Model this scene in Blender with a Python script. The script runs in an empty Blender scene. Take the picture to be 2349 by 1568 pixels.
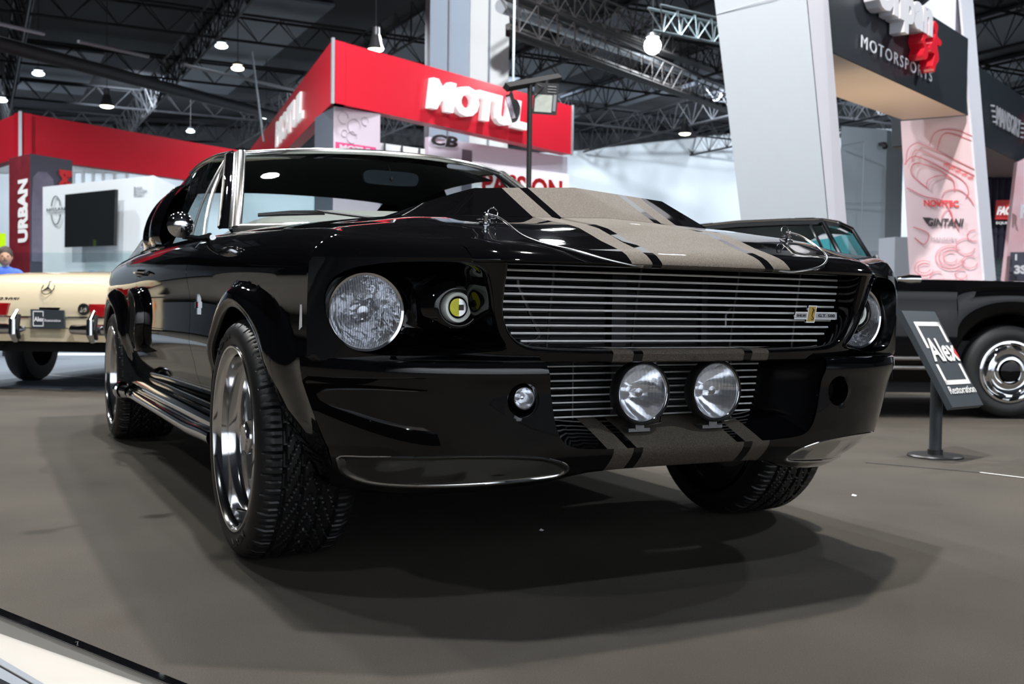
import bpy, bmesh, math, random
from mathutils import Vector, Matrix
from mathutils.geometry import delaunay_2d_cdt
random.seed(7)
PI = math.pi
SC = bpy.context.scene
COL = SC.collection

# ------------------------------------------------------------------ camera
CAM_F = 2408.1                                   # focal length in pixels of the 2349 px wide frame
CAM_C = Vector((-1.4989, -2.7813, 0.6620))
CAM_R = Vector((0.890296, -0.455192, 0.013185))
CAM_U = Vector((0.002109, 0.033075, 0.999451))
CAM_D = Vector((0.455378, 0.889779, -0.030407))
cam_data = bpy.data.cameras.new('camera')
cam = bpy.data.objects.new('camera', cam_data)
COL.objects.link(cam)
cam_data.sensor_width = 36.0
cam_data.lens = 36.0 * CAM_F / 2349.0
cam_data.clip_start = 0.05
cam_data.clip_end = 300
cam_data.dof.use_dof = True
cam_data.dof.focus_distance = 2.45
cam_data.dof.aperture_fstop = 7.0
cam.matrix_world = Matrix(((CAM_R.x, CAM_U.x, -CAM_D.x, CAM_C.x), (CAM_R.y, CAM_U.y, -CAM_D.y, CAM_C.y),
                           (CAM_R.z, CAM_U.z, -CAM_D.z, CAM_C.z), (0, 0, 0, 1)))
SC.camera = cam

def at(px, py, d):
    """point of the place seen at that pixel, d metres deep along the view axis"""
    return CAM_C + (CAM_D + CAM_R * ((px - 1174.5) / CAM_F) - CAM_U * ((py - 784.0) / CAM_F)) * d

def on_z(px, py, z):
    v = CAM_D + CAM_R * ((px - 1174.5) / CAM_F) - CAM_U * ((py - 784.0) / CAM_F)
    return CAM_C + v * ((z - CAM_C.z) / v.z)

def on_y(px, py, y):
    v = CAM_D + CAM_R * ((px - 1174.5) / CAM_F) - CAM_U * ((py - 784.0) / CAM_F)
    return CAM_C + v * ((y - CAM_C.y) / v.y)

# ------------------------------------------------------------------ world, view, hall lights
world = bpy.data.worlds.new('hall_air')
SC.world = world
world.use_nodes = True
world.node_tree.nodes['Background'].inputs[0].default_value = (0.60, 0.68, 0.80, 1)
world.node_tree.nodes['Background'].inputs[1].default_value = 0.04
SC.view_settings.view_transform = 'Standard'
SC.view_settings.look = 'None'
SC.view_settings.exposure = 0.0
SC.view_settings.gamma = 1.0
SC.view_settings.use_curve_mapping = False

def lamp(name, loc, power, color=(1, 1, 1), size=0.15, target=None, angle=2.5):
    """hall lamp or added spot: its cone keeps its light off the ceiling"""
    if target is None: target = (loc[0], loc[1] + .001, 0)
    l = bpy.data.lights.new(name, 'SPOT' if target is not None else 'POINT')
    l.energy = power
    l.color = color
    l.shadow_soft_size = size
    o = bpy.data.objects.new(name, l)
    COL.objects.link(o)
    o.location = loc
    if target is not None:
        l.spot_size = angle
        l.spot_blend = 0.5
        o.rotation_euler = (Vector(target) - Vector(loc)).to_track_quat('-Z', 'Y').to_euler()
    return o

# high-bay lamps over the car
lamp('high_bay_light', (2.9, 1.5, 9.5), 4000, (1.0, 0.93, 0.84), 0.16)
lamp('high_bay_light', (-0.3, 0.5, 9.5), 3300, (0.96, 0.97, 1.0), 0.16)
lamp('high_bay_light', (8.2, 7.2, 9.5), 1600, (0.95, 0.98, 1.0), 0.22)
lamp('high_bay_light', (-1.13, 6.37, 9.5), 2300, (1.0, 0.97, 0.90), 0.26)
lamp('high_bay_light', (0.6, -6.2, 9.5), 1300, (0.82, 0.91, 1.0), 0.2)
lamp('high_bay_light', (-4.4, 9.0, 9.5), 2200, (1.0, 0.97, 0.92), 0.26)
lamp('high_bay_light', (-9.5, -2.0, 9.5), 1000, (0.92, 0.97, 1.0), 0.25)
# added lamps brighten the unseen wall behind the viewer for the chrome's reflections
for x in (-12.0, -4.0, 4.0, 12.0):
    lamp('added_wash_light', (x, -11.0, 9.8), 7000, (0.92, 0.96, 1.0), 0.25, (x, -19.0, 2.0), 2.0)
# the stands further back
for p, w in (((2.0, 11.0, 9.5), 2600), ((-5.0, 17.0, 9.5), 3500), ((9.0, 14.0, 9.5), 2200), ((14.0, 1.5, 9.5), 3200),  # last one unseen, moved here to brighten the pylon's side
             ((10.3, 27.0, 9.5), 5000), ((-4.0, 30.0, 10.6), 5000), ((20.0, 24.0, 10.6), 5000)):
    lamp('high_bay_light', p, w, (0.90, 0.96, 1.0), 0.25)
# lamps added to brighten the far wall, which stands about 62 m off square to the view
for k in range(-3, 5):
    q = CAM_C + Vector((0.4558, 0.8901, 0)) * 48 + Vector((0.8901, -0.4558, 0)) * (k * 9.0)
    t = q + Vector((0.4558, 0.8901, 0)) * 14
    lamp('added_wash_light', (q.x, q.y, 10.9), 6200, (0.88, 0.95, 1.0), 0.25, (t.x, t.y, 2.5), 2.0)
lamp('added_wash_light', (5.0, 9.5, 9.8), 9500, (0.95, 0.97, 1.0), 0.2, (10.3, 21.6, 7.6), 0.75)  # unseen spot added to brighten the concrete column
# ------------------------------------------------------------------ mesh helpers
class MB:
    """collects geometry, then links it as one mesh object"""
    def __init__(self):
        self.v = []
        self.f = []
        self.mi = []
        self.cur = 0
    def add(self, vs, fs):
        n = len(self.v)
        self.v += [tuple(p) for p in vs]
        self.f += [tuple(i + n for i in f) for f in fs]
        self.mi += [self.cur] * len(fs)
    def quad(self, a, b, c, d):
        self.add([a, b, c, d], [(0, 1, 2, 3)])
    def poly(self, pts):
        self.add(pts, [tuple(range(len(pts)))])
    def box(self, x0, y0, z0, x1, y1, z1, M=None):
        p = [Vector((x, y, z)) for x in (x0, x1) for y in (y0, y1) for z in (z0, z1)]
        if M is not None:
            p = [M @ q for q in p]
        self.add(p, [(0, 1, 3, 2), (4, 6, 7, 5), (0, 4, 5, 1), (2, 3, 7, 6), (0, 2, 6, 4), (1, 5, 7, 3)])
    def grid(self, rows, closed=False, flip=False):
        """rows: list of equally long point lists"""
        n = len(rows[0])
        vs = [p for r in rows for p in r]
        fs = []
        for i in range(len(rows) - 1):
            for j in range(n if closed else n - 1):
                k = (j + 1) % n
                q = (i * n + j, i * n + k, (i + 1) * n + k, (i + 1) * n + j)
                fs.append(q[::-1] if flip else q)
        self.add(vs, fs)
    def prism(self, base, top):
        n = len(base)
        self.add(list(base) + list(top), [tuple(range(n))[::-1], tuple(range(n, 2 * n))] +
                 [(i, (i + 1) % n, n + (i + 1) % n, n + i) for i in range(n)])
    def tube(self, pts, r, n=8, caps=True, closed=False):
        pts = [Vector(p) for p in pts]
        m = len(pts)
        rs = r if isinstance(r, (list, tuple)) else [r] * m
        rings = []
        prev = None
        for i in range(m):
            if closed:
                t = (pts[(i + 1) % m] - pts[i - 1])
            else:
                t = pts[min(i + 1, m - 1)] - pts[max(i - 1, 0)]
            t.normalize()
            if prev is None:
                a = Vector((0, 0, 1)) if abs(t.z) < 0.9 else Vector((1, 0, 0))
                u = t.cross(a).normalized()
            else:
                u = (prev - t * prev.dot(t)).normalized()
            prev = u
            w = t.cross(u)
            rings.append([pts[i] + (u * math.cos(2 * PI * k / n) + w * math.sin(2 * PI * k / n)) * rs[i] for k in range(n)])
        if closed:
            rings.append(rings[0])
        self.grid(rings, closed=True)
        if caps and not closed:
            self.poly(rings[0][::-1])
            self.poly(rings[-1])
    def lathe(self, prof, c, axis, n=48, up=None, arc=2 * PI, cap=False):
        """prof: (radius, distance along axis) pairs"""
        ax = Vector(axis).normalized()
        a = Vector(up) if up is not None else (Vector((0, 0, 1)) if abs(ax.z) < 0.9 else Vector((1, 0, 0)))
        u = (a - ax * a.dot(ax)).normalized()
        w = ax.cross(u)
        c = Vector(c)
        rows = []
        for r, h in prof:
            rows.append([c + ax * h + (u * math.cos(arc * k / n) + w * math.sin(arc * k / n)) * r for k in range(n)])
        self.grid(rows, closed=True)
        if cap:
            self.poly(rows[-1])
    def sphere(self, c, r, n=20, sx=1, sy=1, sz=1):
        c = Vector(c)
        rows = []
        for i in range(n // 2 + 1):
            t = PI * i / (n // 2)
            t = max(1e-3, min(PI - 1e-3, t))
            rows.append([c + Vector((sx * r * math.sin(t) * math.cos(2 * PI * k / n), sy * r * math.sin(t) * math.sin(2 * PI * k / n),
                                     sz * r * math.cos(t))) for k in range(n)])
        self.grid(rows, closed=True)
    def build(self, name, mats, parent=None, smooth=True, angle=35, recalc=True):
        me = bpy.data.meshes.new(name)
        me.from_pydata(self.v, [], self.f)
        mats = mats if isinstance(mats, (list, tuple)) else [mats]
        for m in mats:
            me.materials.append(m)
        for p, k in zip(me.polygons, self.mi):
            p.material_index = k
        me.validate()
        bm = bmesh.new()
        bm.from_mesh(me)
        bmesh.ops.remove_doubles(bm, verts=bm.verts, dist=1e-5)
        if recalc:
            bmesh.ops.recalc_face_normals(bm, faces=bm.faces)
        bm.to_mesh(me)
        bm.free()
        if smooth:
            me.shade_smooth()
            me.set_sharp_from_angle(angle=math.radians(angle))
        o = bpy.data.objects.new(name, me)
        COL.objects.link(o)
        if parent is not None:
            o.parent = parent
        return o

def tag(o, label=None, cat=None, group=None, kind=None):
    if label: o['label'] = label
    if cat: o['category'] = cat
    if group: o['group'] = group
    if kind: o['kind'] = kind
    return o

def thing(name, label, cat, loc=(0, 0, 0), group=None):
    o = bpy.data.objects.new(name, None)
    COL.objects.link(o)
    o.location = loc
    o.empty_display_size = 0.1
    return tag(o, label, cat, group)

def rel(o, root):
    """parts are modelled in place; hang them on the thing without moving them"""
    bpy.context.view_layer.update()
    o.parent = root
    o.matrix_parent_inverse = root.matrix_world.inverted()
    return o

def text_geo(s, size=1.0, extrude=0.0, bold=0.0, shear=0.0, align='LEFT', space=1.0, res=3):
    c = bpy.data.curves.new('lettering', 'FONT')
    c.body = s
    c.size = size
    c.extrude = extrude
    c.offset = bold
    c.shear = shear
    c.align_x = align
    c.space_character = space
    c.resolution_u = res
    o = bpy.data.objects.new('lettering', c)
    COL.objects.link(o)
    bpy.context.view_layer.update()
    me = bpy.data.meshes.new_from_object(o.evaluated_get(bpy.context.evaluated_depsgraph_get()))
    vs = [v.co.copy() for v in me.vertices]
    fs = [tuple(p.vertices) for p in me.polygons]
    bpy.data.objects.remove(o)
    bpy.data.curves.remove(c)
    bpy.data.meshes.remove(me)
    return vs, fs

def text_on(mb, s, o, u, v, width=None, height=None, depth=0.005, **kw):
    """letters fitted into width x height on the plane through o with unit directions u (reading) and v (up)"""
    vs, fs = text_geo(s, 1.0, 0.5, **kw)
    if not vs:
        return
    x0 = min(p.x for p in vs); x1 = max(p.x for p in vs)
    y0 = min(p.y for p in vs); y1 = max(p.y for p in vs)
    sy = height / (y1 - y0)
    sx = width / (x1 - x0) if width else sy
    u = Vector(u).normalized(); v = Vector(v).normalized()
    n = u.cross(v).normalized()
    o = Vector(o)
    mb.add([o + u * ((p.x - x0) * sx) + v * ((p.y - y0) * sy) + n * ((p.z + 0.5) * depth) for p in vs], fs)

def itp(x, T):
    n = len(T)
    if x <= T[0][0]: return T[0][1]
    if x >= T[-1][0]: return T[-1][1]
    h = [T[i + 1][0] - T[i][0] for i in range(n - 1)]
    d = [(T[i + 1][1] - T[i][1]) / h[i] for i in range(n - 1)]
    m = [0.0] * n
    m[0] = d[0]; m[-1] = d[-1]
    for i in range(1, n - 1):
        if d[i - 1] * d[i] > 0:
            w1 = 2 * h[i] + h[i - 1]; w2 = h[i] + 2 * h[i - 1]
            m[i] = (w1 + w2) / (w1 / d[i - 1] + w2 / d[i])
    for i in range(n - 1):
        if x <= T[i + 1][0]:
            t = (x - T[i][0]) / h[i]
            return ((2 * t ** 3 - 3 * t * t + 1) * T[i][1] + (t ** 3 - 2 * t * t + t) * h[i] * m[i] +
                    (-2 * t ** 3 + 3 * t * t) * T[i + 1][1] + (t ** 3 - t * t) * h[i] * m[i + 1])

def lerp(a, b, t): return a + (b - a) * t
def sstep(a, b, x):
    t = max(0.0, min(1.0, (x - a) / (b - a)))
    return t * t * (3 - 2 * t)
def frange(a, b, n): return [a + (b - a) * i / (n - 1) for i in range(n)]

def inside(p, poly):
    x, y = p
    c = False
    for i in range(len(poly)):
        x0, y0 = poly[i - 1]; x1, y1 = poly[i]
        if (y0 > y) != (y1 > y) and x < (x1 - x0) * (y - y0) / (y1 - y0) + x0:
            c = not c
    return c

def dense(poly, step, closed=True):
    out = []
    n = len(poly)
    for i in range(n if closed else n - 1):
        a = poly[i]; b = poly[(i + 1) % n]
        k = max(1, int(math.hypot(b[0] - a[0], b[1] - a[1]) / step + 0.5))
        for j in range(k):
            out.append((lerp(a[0], b[0], j / k), lerp(a[1], b[1], j / k)))
    if not closed:
        out.append(poly[-1])
    return out

def smooth_poly(pts, closed=True, sub=6):
    """Catmull-Rom through the points"""
    n = len(pts)
    out = []
    for i in range(n if closed else n - 1):
        g = (lambda k: pts[k % n]) if closed else (lambda k: pts[max(0, min(n - 1, k))])
        p0, p1, p2, p3 = g(i - 1), g(i), g(i + 1), g(i + 2)
        for j in range(sub):
            t = j / sub
            out.append(tuple(0.5 * (2 * p1[c] + (p2[c] - p0[c]) * t + (2 * p0[c] - 5 * p1[c] + 4 * p2[c] - p3[c]) * t * t +
                                    (3 * p1[c] - p0[c] - 3 * p2[c] + p3[c]) * t ** 3) for c in range(len(p1))))
    if not closed:
        out.append(tuple(pts[-1]))
    return out

def patch(mb, outer, holes, step, fn):
    """triangulated sheet over a 2-D region with holes, lifted by fn"""
    verts = []; edges = []
    for L in [outer] + holes:
        n0 = len(verts)
        verts += [Vector(p) for p in L]
        edges += [(n0 + i, n0 + (i + 1) % len(L)) for i in range(len(L))]
    def near(p, L):
        return min((p[0] - q[0]) ** 2 + (p[1] - q[1]) ** 2 for q in L) < (0.5 * step) ** 2
    xs = [p[0] for p in outer]; ys = [p[1] for p in outer]
    nx = int((max(xs) - min(xs)) / step) + 1; ny = int((max(ys) - min(ys)) / step) + 1
    for i in range(nx + 1):
        for j in range(ny + 1):
            p = (min(xs) + i * step, min(ys) + j * step)
            if inside(p, outer) and not any(inside(p, h) for h in holes) and not near(p, outer) and not any(near(p, h) for h in holes):
                verts.append(Vector(p))
    v2, e2, f2, _, _, _ = delaunay_2d_cdt(verts, edges, [], 0, 1e-7)
    fs = []
    for f in f2:
        c = (sum(v2[i].x for i in f) / len(f), sum(v2[i].y for i in f) / len(f))
        if inside(c, outer) and not any(inside(c, h) for h in holes):
            fs.append(tuple(f))
    mb.add([fn(p.x, p.y) for p in v2], fs)

def resample(L, n, closed=True):
    pts = list(L) + ([L[0]] if closed else [])
    acc = [0]
    for a, b in zip(pts, pts[1:]):
        acc.append(acc[-1] + math.dist(a, b))
    out = []
    for k in range(n):
        s = acc[-1] * k / (n if closed else n - 1)
        i = 0
        while i < len(acc) - 2 and acc[i + 1] < s: i += 1
        t = (s - acc[i]) / max(1e-9, acc[i + 1] - acc[i])
        out.append(tuple(lerp(pts[i][c], pts[i + 1][c], t) for c in range(len(pts[0]))))
    return out

def offset(L, d, closed=True):
    """shift a 2-D polyline sideways by d (left of travel)"""
    n = len(L)
    out = []
    for i in range(n):
        a = L[i - 1] if (closed or i > 0) else L[i]
        b = L[(i + 1) % n] if (closed or i < n - 1) else L[i]
        tx, ty = b[0] - a[0], b[1] - a[1]
        l = math.hypot(tx, ty) or 1
        out.append((L[i][0] - ty / l * d, L[i][1] + tx / l * d))
    return out

# ------------------------------------------------------------------ materials
def new_mat(name):
    m = bpy.data.materials.new(name)
    m.use_nodes = True
    nt = m.node_tree
    return m, nt, nt.nodes['Principled BSDF']

def plain(name, col, rough=0.5, metal=0.0, coat=0.0, spec=0.5, emit=None, estr=0.0, alpha=None):
    m, nt, b = new_mat(name)
    b.inputs['Base Color'].default_value = (*col, 1)
    b.inputs['Roughness'].default_value = rough
    b.inputs['Metallic'].default_value = metal
    b.inputs['Coat Weight'].default_value = coat
    b.inputs['Coat Roughness'].default_value = 0.03
    b.inputs['Specular IOR Level'].default_value = spec
    if emit:
        b.inputs['Emission Color'].default_value = (*emit, 1)
        b.inputs['Emission Strength'].default_value = estr
    return m

def noisy(name, col, col2, scale, rough=0.7, bump=0.0, bscale=None, detail=4, metal=0, spec=0.5, coat=0.0):
    m, nt, b = new_mat(name)
    tc = nt.nodes.new('ShaderNodeTexCoord')
    nz = nt.nodes.new('ShaderNodeTexNoise')
    nz.inputs['Scale'].default_value = scale
    nz.inputs['Detail'].default_value = detail
    mx = nt.nodes.new('ShaderNodeMix')
    mx.data_type = 'RGBA'
    mx.inputs[6].default_value = (*col, 1)
    mx.inputs[7].default_value = (*col2, 1)
    nt.links.new(tc.outputs['Object'], nz.inputs['Vector'])
    nt.links.new(nz.outputs['Fac'], mx.inputs[0])
    nt.links.new(mx.outputs[2], b.inputs['Base Color'])
    b.inputs['Roughness'].default_value = rough
    b.inputs['Metallic'].default_value = metal
    b.inputs['Coat Weight'].default_value = coat
    b.inputs['Specular IOR Level'].default_value = spec
    if bump:
        n2 = nt.nodes.new('ShaderNodeTexNoise')
        n2.inputs['Scale'].default_value = bscale or scale * 4
        bp = nt.nodes.new('ShaderNodeBump')
        bp.inputs['Strength'].default_value = bump
        bp.inputs['Distance'].default_value = 0.01
        nt.links.new(tc.outputs['Object'], n2.inputs['Vector'])
        nt.links.new(n2.outputs['Fac'], bp.inputs['Height'])
        nt.links.new(bp.outputs['Normal'], b.inputs['Normal'])
    return m

def N(nt, kind, **kw):
    n = nt.nodes.new(kind)
    for k, v in kw.items():
        if k == 'op': n.operation = v
        else: setattr(n, k, v)
    return n

def mth(nt, op, a, b=None, c=None):
    n = nt.nodes.new('ShaderNodeMath')
    n.operation = op
    for i, s in enumerate((a, b, c)):
        if s is None: continue
        if isinstance(s, (int, float)): n.inputs[i].default_value = s
        else: nt.links.new(s, n.inputs[i])
    return n.outputs[0]

def paint_mat():
    """gloss black with two-piece taupe metallic stripes running along the car (object x)"""
    m, nt, b = new_mat('black_paint_with_stripes')
    tc = N(nt, 'ShaderNodeTexCoord')
    sp = N(nt, 'ShaderNodeSeparateXYZ')
    nt.links.new(tc.outputs['Object'], sp.inputs[0])
    ax = mth(nt, 'ABSOLUTE', sp.outputs[0])
    inner = mth(nt, 'LESS_THAN', ax, 0.1455)
    o1 = mth(nt, 'GREATER_THAN', ax, 0.1710)
    o2 = mth(nt, 'LESS_THAN', ax, 0.2240)
    st = mth(nt, 'ADD', inner, mth(nt, 'MULTIPLY', o1, o2))
    vor = N(nt, 'ShaderNodeTexVoronoi')
    vor.inputs['Scale'].default_value = 900
    nt.links.new(tc.outputs['Object'], vor.inputs['Vector'])
    sc = N(nt, 'ShaderNodeSeparateColor')
    nt.links.new(vor.outputs['Color'], sc.inputs[0])
    fl = mth(nt, 'POWER', sc.outputs[0], 3.0)
    ramp = N(nt, 'ShaderNodeMix', data_type='RGBA')
    ramp.inputs[6].default_value = (0.060, 0.050, 0.040, 1)
    ramp.inputs[7].default_value = (0.155, 0.130, 0.106, 1)
    nt.links.new(fl, ramp.inputs[0])
    mx = N(nt, 'ShaderNodeMix', data_type='RGBA')
    mx.inputs[6].default_value = (0.0022, 0.0022, 0.0028, 1)
    nt.links.new(st, mx.inputs[0])
    nt.links.new(ramp.outputs[2], mx.inputs[7])
    nt.links.new(mx.outputs[2], b.inputs['Base Color'])
    nt.links.new(mth(nt, 'MULTIPLY', st, 0.10), b.inputs['Metallic'])
    nt.links.new(mth(nt, 'ADD', mth(nt, 'MULTIPLY', st, 0.72), 0.03), b.inputs['Roughness'])
    nt.links.new(mth(nt, 'SUBTRACT', 0.5, mth(nt, 'MULTIPLY', st, 0.3)), b.inputs['Specular IOR Level'])
    b.inputs['Coat Weight'].default_value = 0.10
    b.inputs['Coat Roughness'].default_value = 0.02
    return m

def fluted_glass(name, scale, strength, body=0.10, tint=(0.95, 0.97, 1.0)):
    """thin moulded lens: see-through with flutes that catch the light"""
    m = bpy.data.materials.new(name)
    m.use_nodes = True
    nt = m.node_tree
    for n in list(nt.nodes): nt.nodes.remove(n)
    out = N(nt, 'ShaderNodeOutputMaterial')
    tc = N(nt, 'ShaderNodeTexCoord')
    wv = N(nt, 'ShaderNodeTexWave', wave_type='BANDS', bands_direction='X')
    wv.inputs['Scale'].default_value = scale
    wv.inputs['Distortion'].default_value = 0.9
    wv.inputs['Detail'].default_value = 1.5
    nt.links.new(tc.outputs['Object'], wv.inputs['Vector'])
    bp = N(nt, 'ShaderNodeBump')
    bp.inputs['Strength'].default_value = strength
    bp.inputs['Distance'].default_value = 0.004
    nt.links.new(wv.outputs['Fac'], bp.inputs['Height'])
    tr = N(nt, 'ShaderNodeBsdfTransparent')
    mx0 = N(nt, 'ShaderNodeMix', data_type='RGBA')
    mx0.inputs[6].default_value = (*tint, 1)
    mx0.inputs[7].default_value = (tint[0] * .45, tint[1] * .45, tint[2] * .47, 1)
    nt.links.new(mth(nt, 'MULTIPLY', wv.outputs['Fac'], strength), mx0.inputs[0])
    nt.links.new(mx0.outputs[2], tr.inputs[0])
    gl = N(nt, 'ShaderNodeBsdfGlossy')
    gl.inputs['Roughness'].default_value = 0.12
    nt.links.new(bp.outputs['Normal'], gl.inputs['Normal'])
    ge = N(nt, 'ShaderNodeNewGeometry')
    dt = N(nt, 'ShaderNodeVectorMath', operation='DOT_PRODUCT')
    nt.links.new(ge.outputs['Normal'], dt.inputs[0])
    nt.links.new(ge.outputs['Incoming'], dt.inputs[1])
    cosv = mth(nt, 'ABSOLUTE', dt.outputs['Value'])
    f = mth(nt, 'ADD', body, mth(nt, 'MULTIPLY', 0.9, mth(nt, 'POWER', mth(nt, 'SUBTRACT', 1.0, cosv), 5.0)))
    mx = N(nt, 'ShaderNodeMixShader')
    nt.links.new(f, mx.inputs[0])
    nt.links.new(tr.outputs[0], mx.inputs[1])
    nt.links.new(gl.outputs[0], mx.inputs[2])
    nt.links.new(mx.outputs[0], out.inputs[0])
    return m

def pane(name, tint=(0.8, 0.88, 0.88), refl=1.0, ior=1.5):
    """thin clear sheet: mirror reflection by angle, otherwise see-through"""
    m = bpy.data.materials.new(name)
    m.use_nodes = True
    nt = m.node_tree
    for n in list(nt.nodes): nt.nodes.remove(n)
    out = N(nt, 'ShaderNodeOutputMaterial')
    tr = N(nt, 'ShaderNodeBsdfTransparent')
    tr.inputs[0].default_value = (*tint, 1)
    gl = N(nt, 'ShaderNodeBsdfGlossy')
    gl.inputs['Roughness'].default_value = 0.01
    ge = N(nt, 'ShaderNodeNewGeometry')
    dt = N(nt, 'ShaderNodeVectorMath', operation='DOT_PRODUCT')
    nt.links.new(ge.outputs['Normal'], dt.inputs[0])
    nt.links.new(ge.outputs['Incoming'], dt.inputs[1])
    cosv = mth(nt, 'ABSOLUTE', dt.outputs['Value'])
    fres = mth(nt, 'ADD', 0.04, mth(nt, 'MULTIPLY', 0.96, mth(nt, 'POWER', mth(nt, 'SUBTRACT', 1.0, cosv), 5.0)))
    mx = N(nt, 'ShaderNodeMixShader')
    nt.links.new(mth(nt, 'MULTIPLY', fres, refl), mx.inputs[0])
    nt.links.new(tr.outputs[0], mx.inputs[1])
    nt.links.new(gl.outputs[0], mx.inputs[2])
    nt.links.new(mx.outputs[0], out.inputs[0])
    return m

MT = {}
MT['paint'] = paint_mat()
MT['chrome'] = plain('polished_chrome', (0.82, 0.83, 0.85), 0.045, 1.0)
MT['trimchrome'] = plain('soft_chrome_trim', (0.86, 0.86, 0.86), 0.16, 1.0)
MT['alu'] = plain('polished_aluminium', (0.72, 0.72, 0.73), 0.16, 1.0)
MT['greymetal'] = plain('cast_grey_metal', (0.22, 0.22, 0.23), 0.38, 0.9)
MT['rubber'] = plain('tyre_rubber', (0.008, 0.008, 0.009), 0.46)
MT['blackplastic'] = plain('satin_black_plastic', (0.012, 0.012, 0.013), 0.38)
MT['void'] = plain('matt_black_lining', (0.006, 0.006, 0.007), 0.8)
MT['reflector'] = noisy('lamp_reflector', (0.95, 0.95, 0.96), (0.86, 0.87, 0.89), 30, 0.13, metal=0.85, bump=.5, bscale=48)
MT['reflector_smooth'] = noisy('smooth_lamp_reflector', (0.97, 0.97, 0.98), (0.92, 0.92, 0.94), 30, 0.10, metal=0.85, bump=.10, bscale=26)
MT['headglass'] = fluted_glass('fluted_headlamp_glass', 60, 0.8, .14)
MT['lampglass'] = fluted_glass('clear_lamp_glass', 30, 0.2, .07)
MT['pane'] = pane('car_window_glass', (0.72, 0.80, 0.80), 1.0)
MT['screenpane'] = pane('windscreen_glass', (0.80, 0.86, 0.86), 1.1)
MT['teal'] = pane('teal_tinted_windscreen', (0.10, 0.62, 0.66), 1.2)
MT['clearpane'] = pane('balustrade_glass', (0.90, 0.95, 0.96), 1.0)
MT['trim_grey'] = plain('grey_dashboard_vinyl', (0.20, 0.19, 0.175), 0.6)
MT['red_lamp'] = plain('red_lamp_plastic', (0.26, 0.006, 0.008), 0.12, 0, 0.5)
MT['amber'] = plain('amber_lamp_plastic', (0.9, 0.25, 0.01), 0.12, 0, 0.5)
MT['yellow'] = plain('yellow_lamp_filter', (0.80, 0.78, 0.01), 0.25)
MT['halo'] = plain('white_halo_ring', (0.72, 0.76, 0.70), 0.5)
MT['gold'] = plain('gold_badge_enamel', (0.55, 0.36, 0.08), 0.3, 0.4)
MT['white'] = plain('white_panel', (0.80, 0.80, 0.82), 0.45)
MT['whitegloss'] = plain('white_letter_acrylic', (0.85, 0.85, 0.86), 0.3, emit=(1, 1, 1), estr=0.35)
MT['cream'] = plain('cream_car_paint', (0.56, 0.48, 0.34), 0.12, 0, 0.6)
MT['blackpaint'] = plain('gloss_black_paint', (0.002, 0.002, 0.0025), 0.04, 0, 0, 0.3)
MT['darktext'] = plain('dark_lettering', (0.03, 0.03, 0.035), 0.5)
MT['redtext'] = plain('red_lettering', (0.80, 0.025, 0.03), 0.45)
MT['redpanel'] = plain('red_fascia_laminate', (0.76, 0.020, 0.042), 0.3)
MT['darkfascia'] = plain('dark_slate_fascia', (0.022, 0.028, 0.036), 0.4)
MT['truss'] = plain('dark_truss_steel', (0.030, 0.032, 0.038), 0.6, 0.2)
MT['lampglow'] = plain('lit_lamp_glass', (1, 1, 1), 0.3, emit=(0.85, 0.96, 1.0), estr=40)
MT['warmglow'] = plain('lit_warm_lamp_glass', (1, 1, 1), 0.3, emit=(1.0, 0.85, 0.6), estr=30)
MT['alulamp'] = plain('lamp_shade_metal', (0.25, 0.25, 0.26), 0.4, 0.8)
# ================================================================== THE HALL
CARPET = noisy('warm_grey_carpet', (0.030, 0.027, 0.023), (0.078, 0.069, 0.058), 330, 0.95, 0.35, 420, detail=3, spec=0.15)
def add_patches(m):
    """large soft tonal patches in the carpet pile"""
    nt = m.node_tree; b = nt.nodes['Principled BSDF']
    src = b.inputs['Base Color'].links[0].from_socket
    tc = N(nt, 'ShaderNodeTexCoord'); nz = N(nt, 'ShaderNodeTexNoise')
    nz.inputs['Scale'].default_value = 1.6; nz.inputs['Detail'].default_value = 3
    nt.links.new(tc.outputs['Object'], nz.inputs['Vector'])
    mx = N(nt, 'ShaderNodeMix', data_type='RGBA', blend_type='MULTIPLY')
    mx.inputs[0].default_value = 1.0
    rp = N(nt, 'ShaderNodeMapRange')
    rp.inputs[1].default_value = 0.3; rp.inputs[2].default_value = 0.7; rp.inputs[3].default_value = 0.82; rp.inputs[4].default_value = 1.12
    nt.links.new(nz.outputs['Fac'], rp.inputs[0])
    nt.links.new(src, mx.inputs[6]); nt.links.new(rp.outputs[0], mx.inputs[7])
    nt.links.new(mx.outputs[2], b.inputs['Base Color'])
add_patches(CARPET)
X0, X1, Y0, Y1, CH = -26.0, 75.0, -19.0, 75.0, 11.6
mb = MB(); mb.quad((X0, Y0, 0), (X1, Y0, 0), (X1, Y1, 0), (X0, Y1, 0))
tag(mb.build('floor', CARPET, smooth=False), kind='structure')
mb = MB(); mb.box(X0, Y0, .0, 40, -3.4, .004)  # unseen black floor sheet added so the bumper reflects dark
tag(mb.build('floor', noisy('added_black_floor', (0.008, 0.008, 0.009), (0.014, 0.014, 0.015), 200, .9), smooth=False), kind='structure')
CEIL = noisy('dark_ceiling_deck', (0.010, 0.012, 0.018), (0.026, 0.030, 0.040), 0.35, 0.8)
mb = MB(); mb.quad((X0, Y0, CH), (X1, Y0, CH), (X1, Y1, CH), (X0, Y1, CH))
tag(mb.build('ceiling', CEIL, smooth=False), kind='structure')
WALL = noisy('pale_wall_cladding', (0.62, 0.68, 0.75), (0.66, 0.72, 0.79), 0.2, 0.7)
BACKW = noisy('grey_wall_cladding', (0.66, 0.68, 0.71), (0.72, 0.74, 0.77), 0.2, 0.7)
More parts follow.
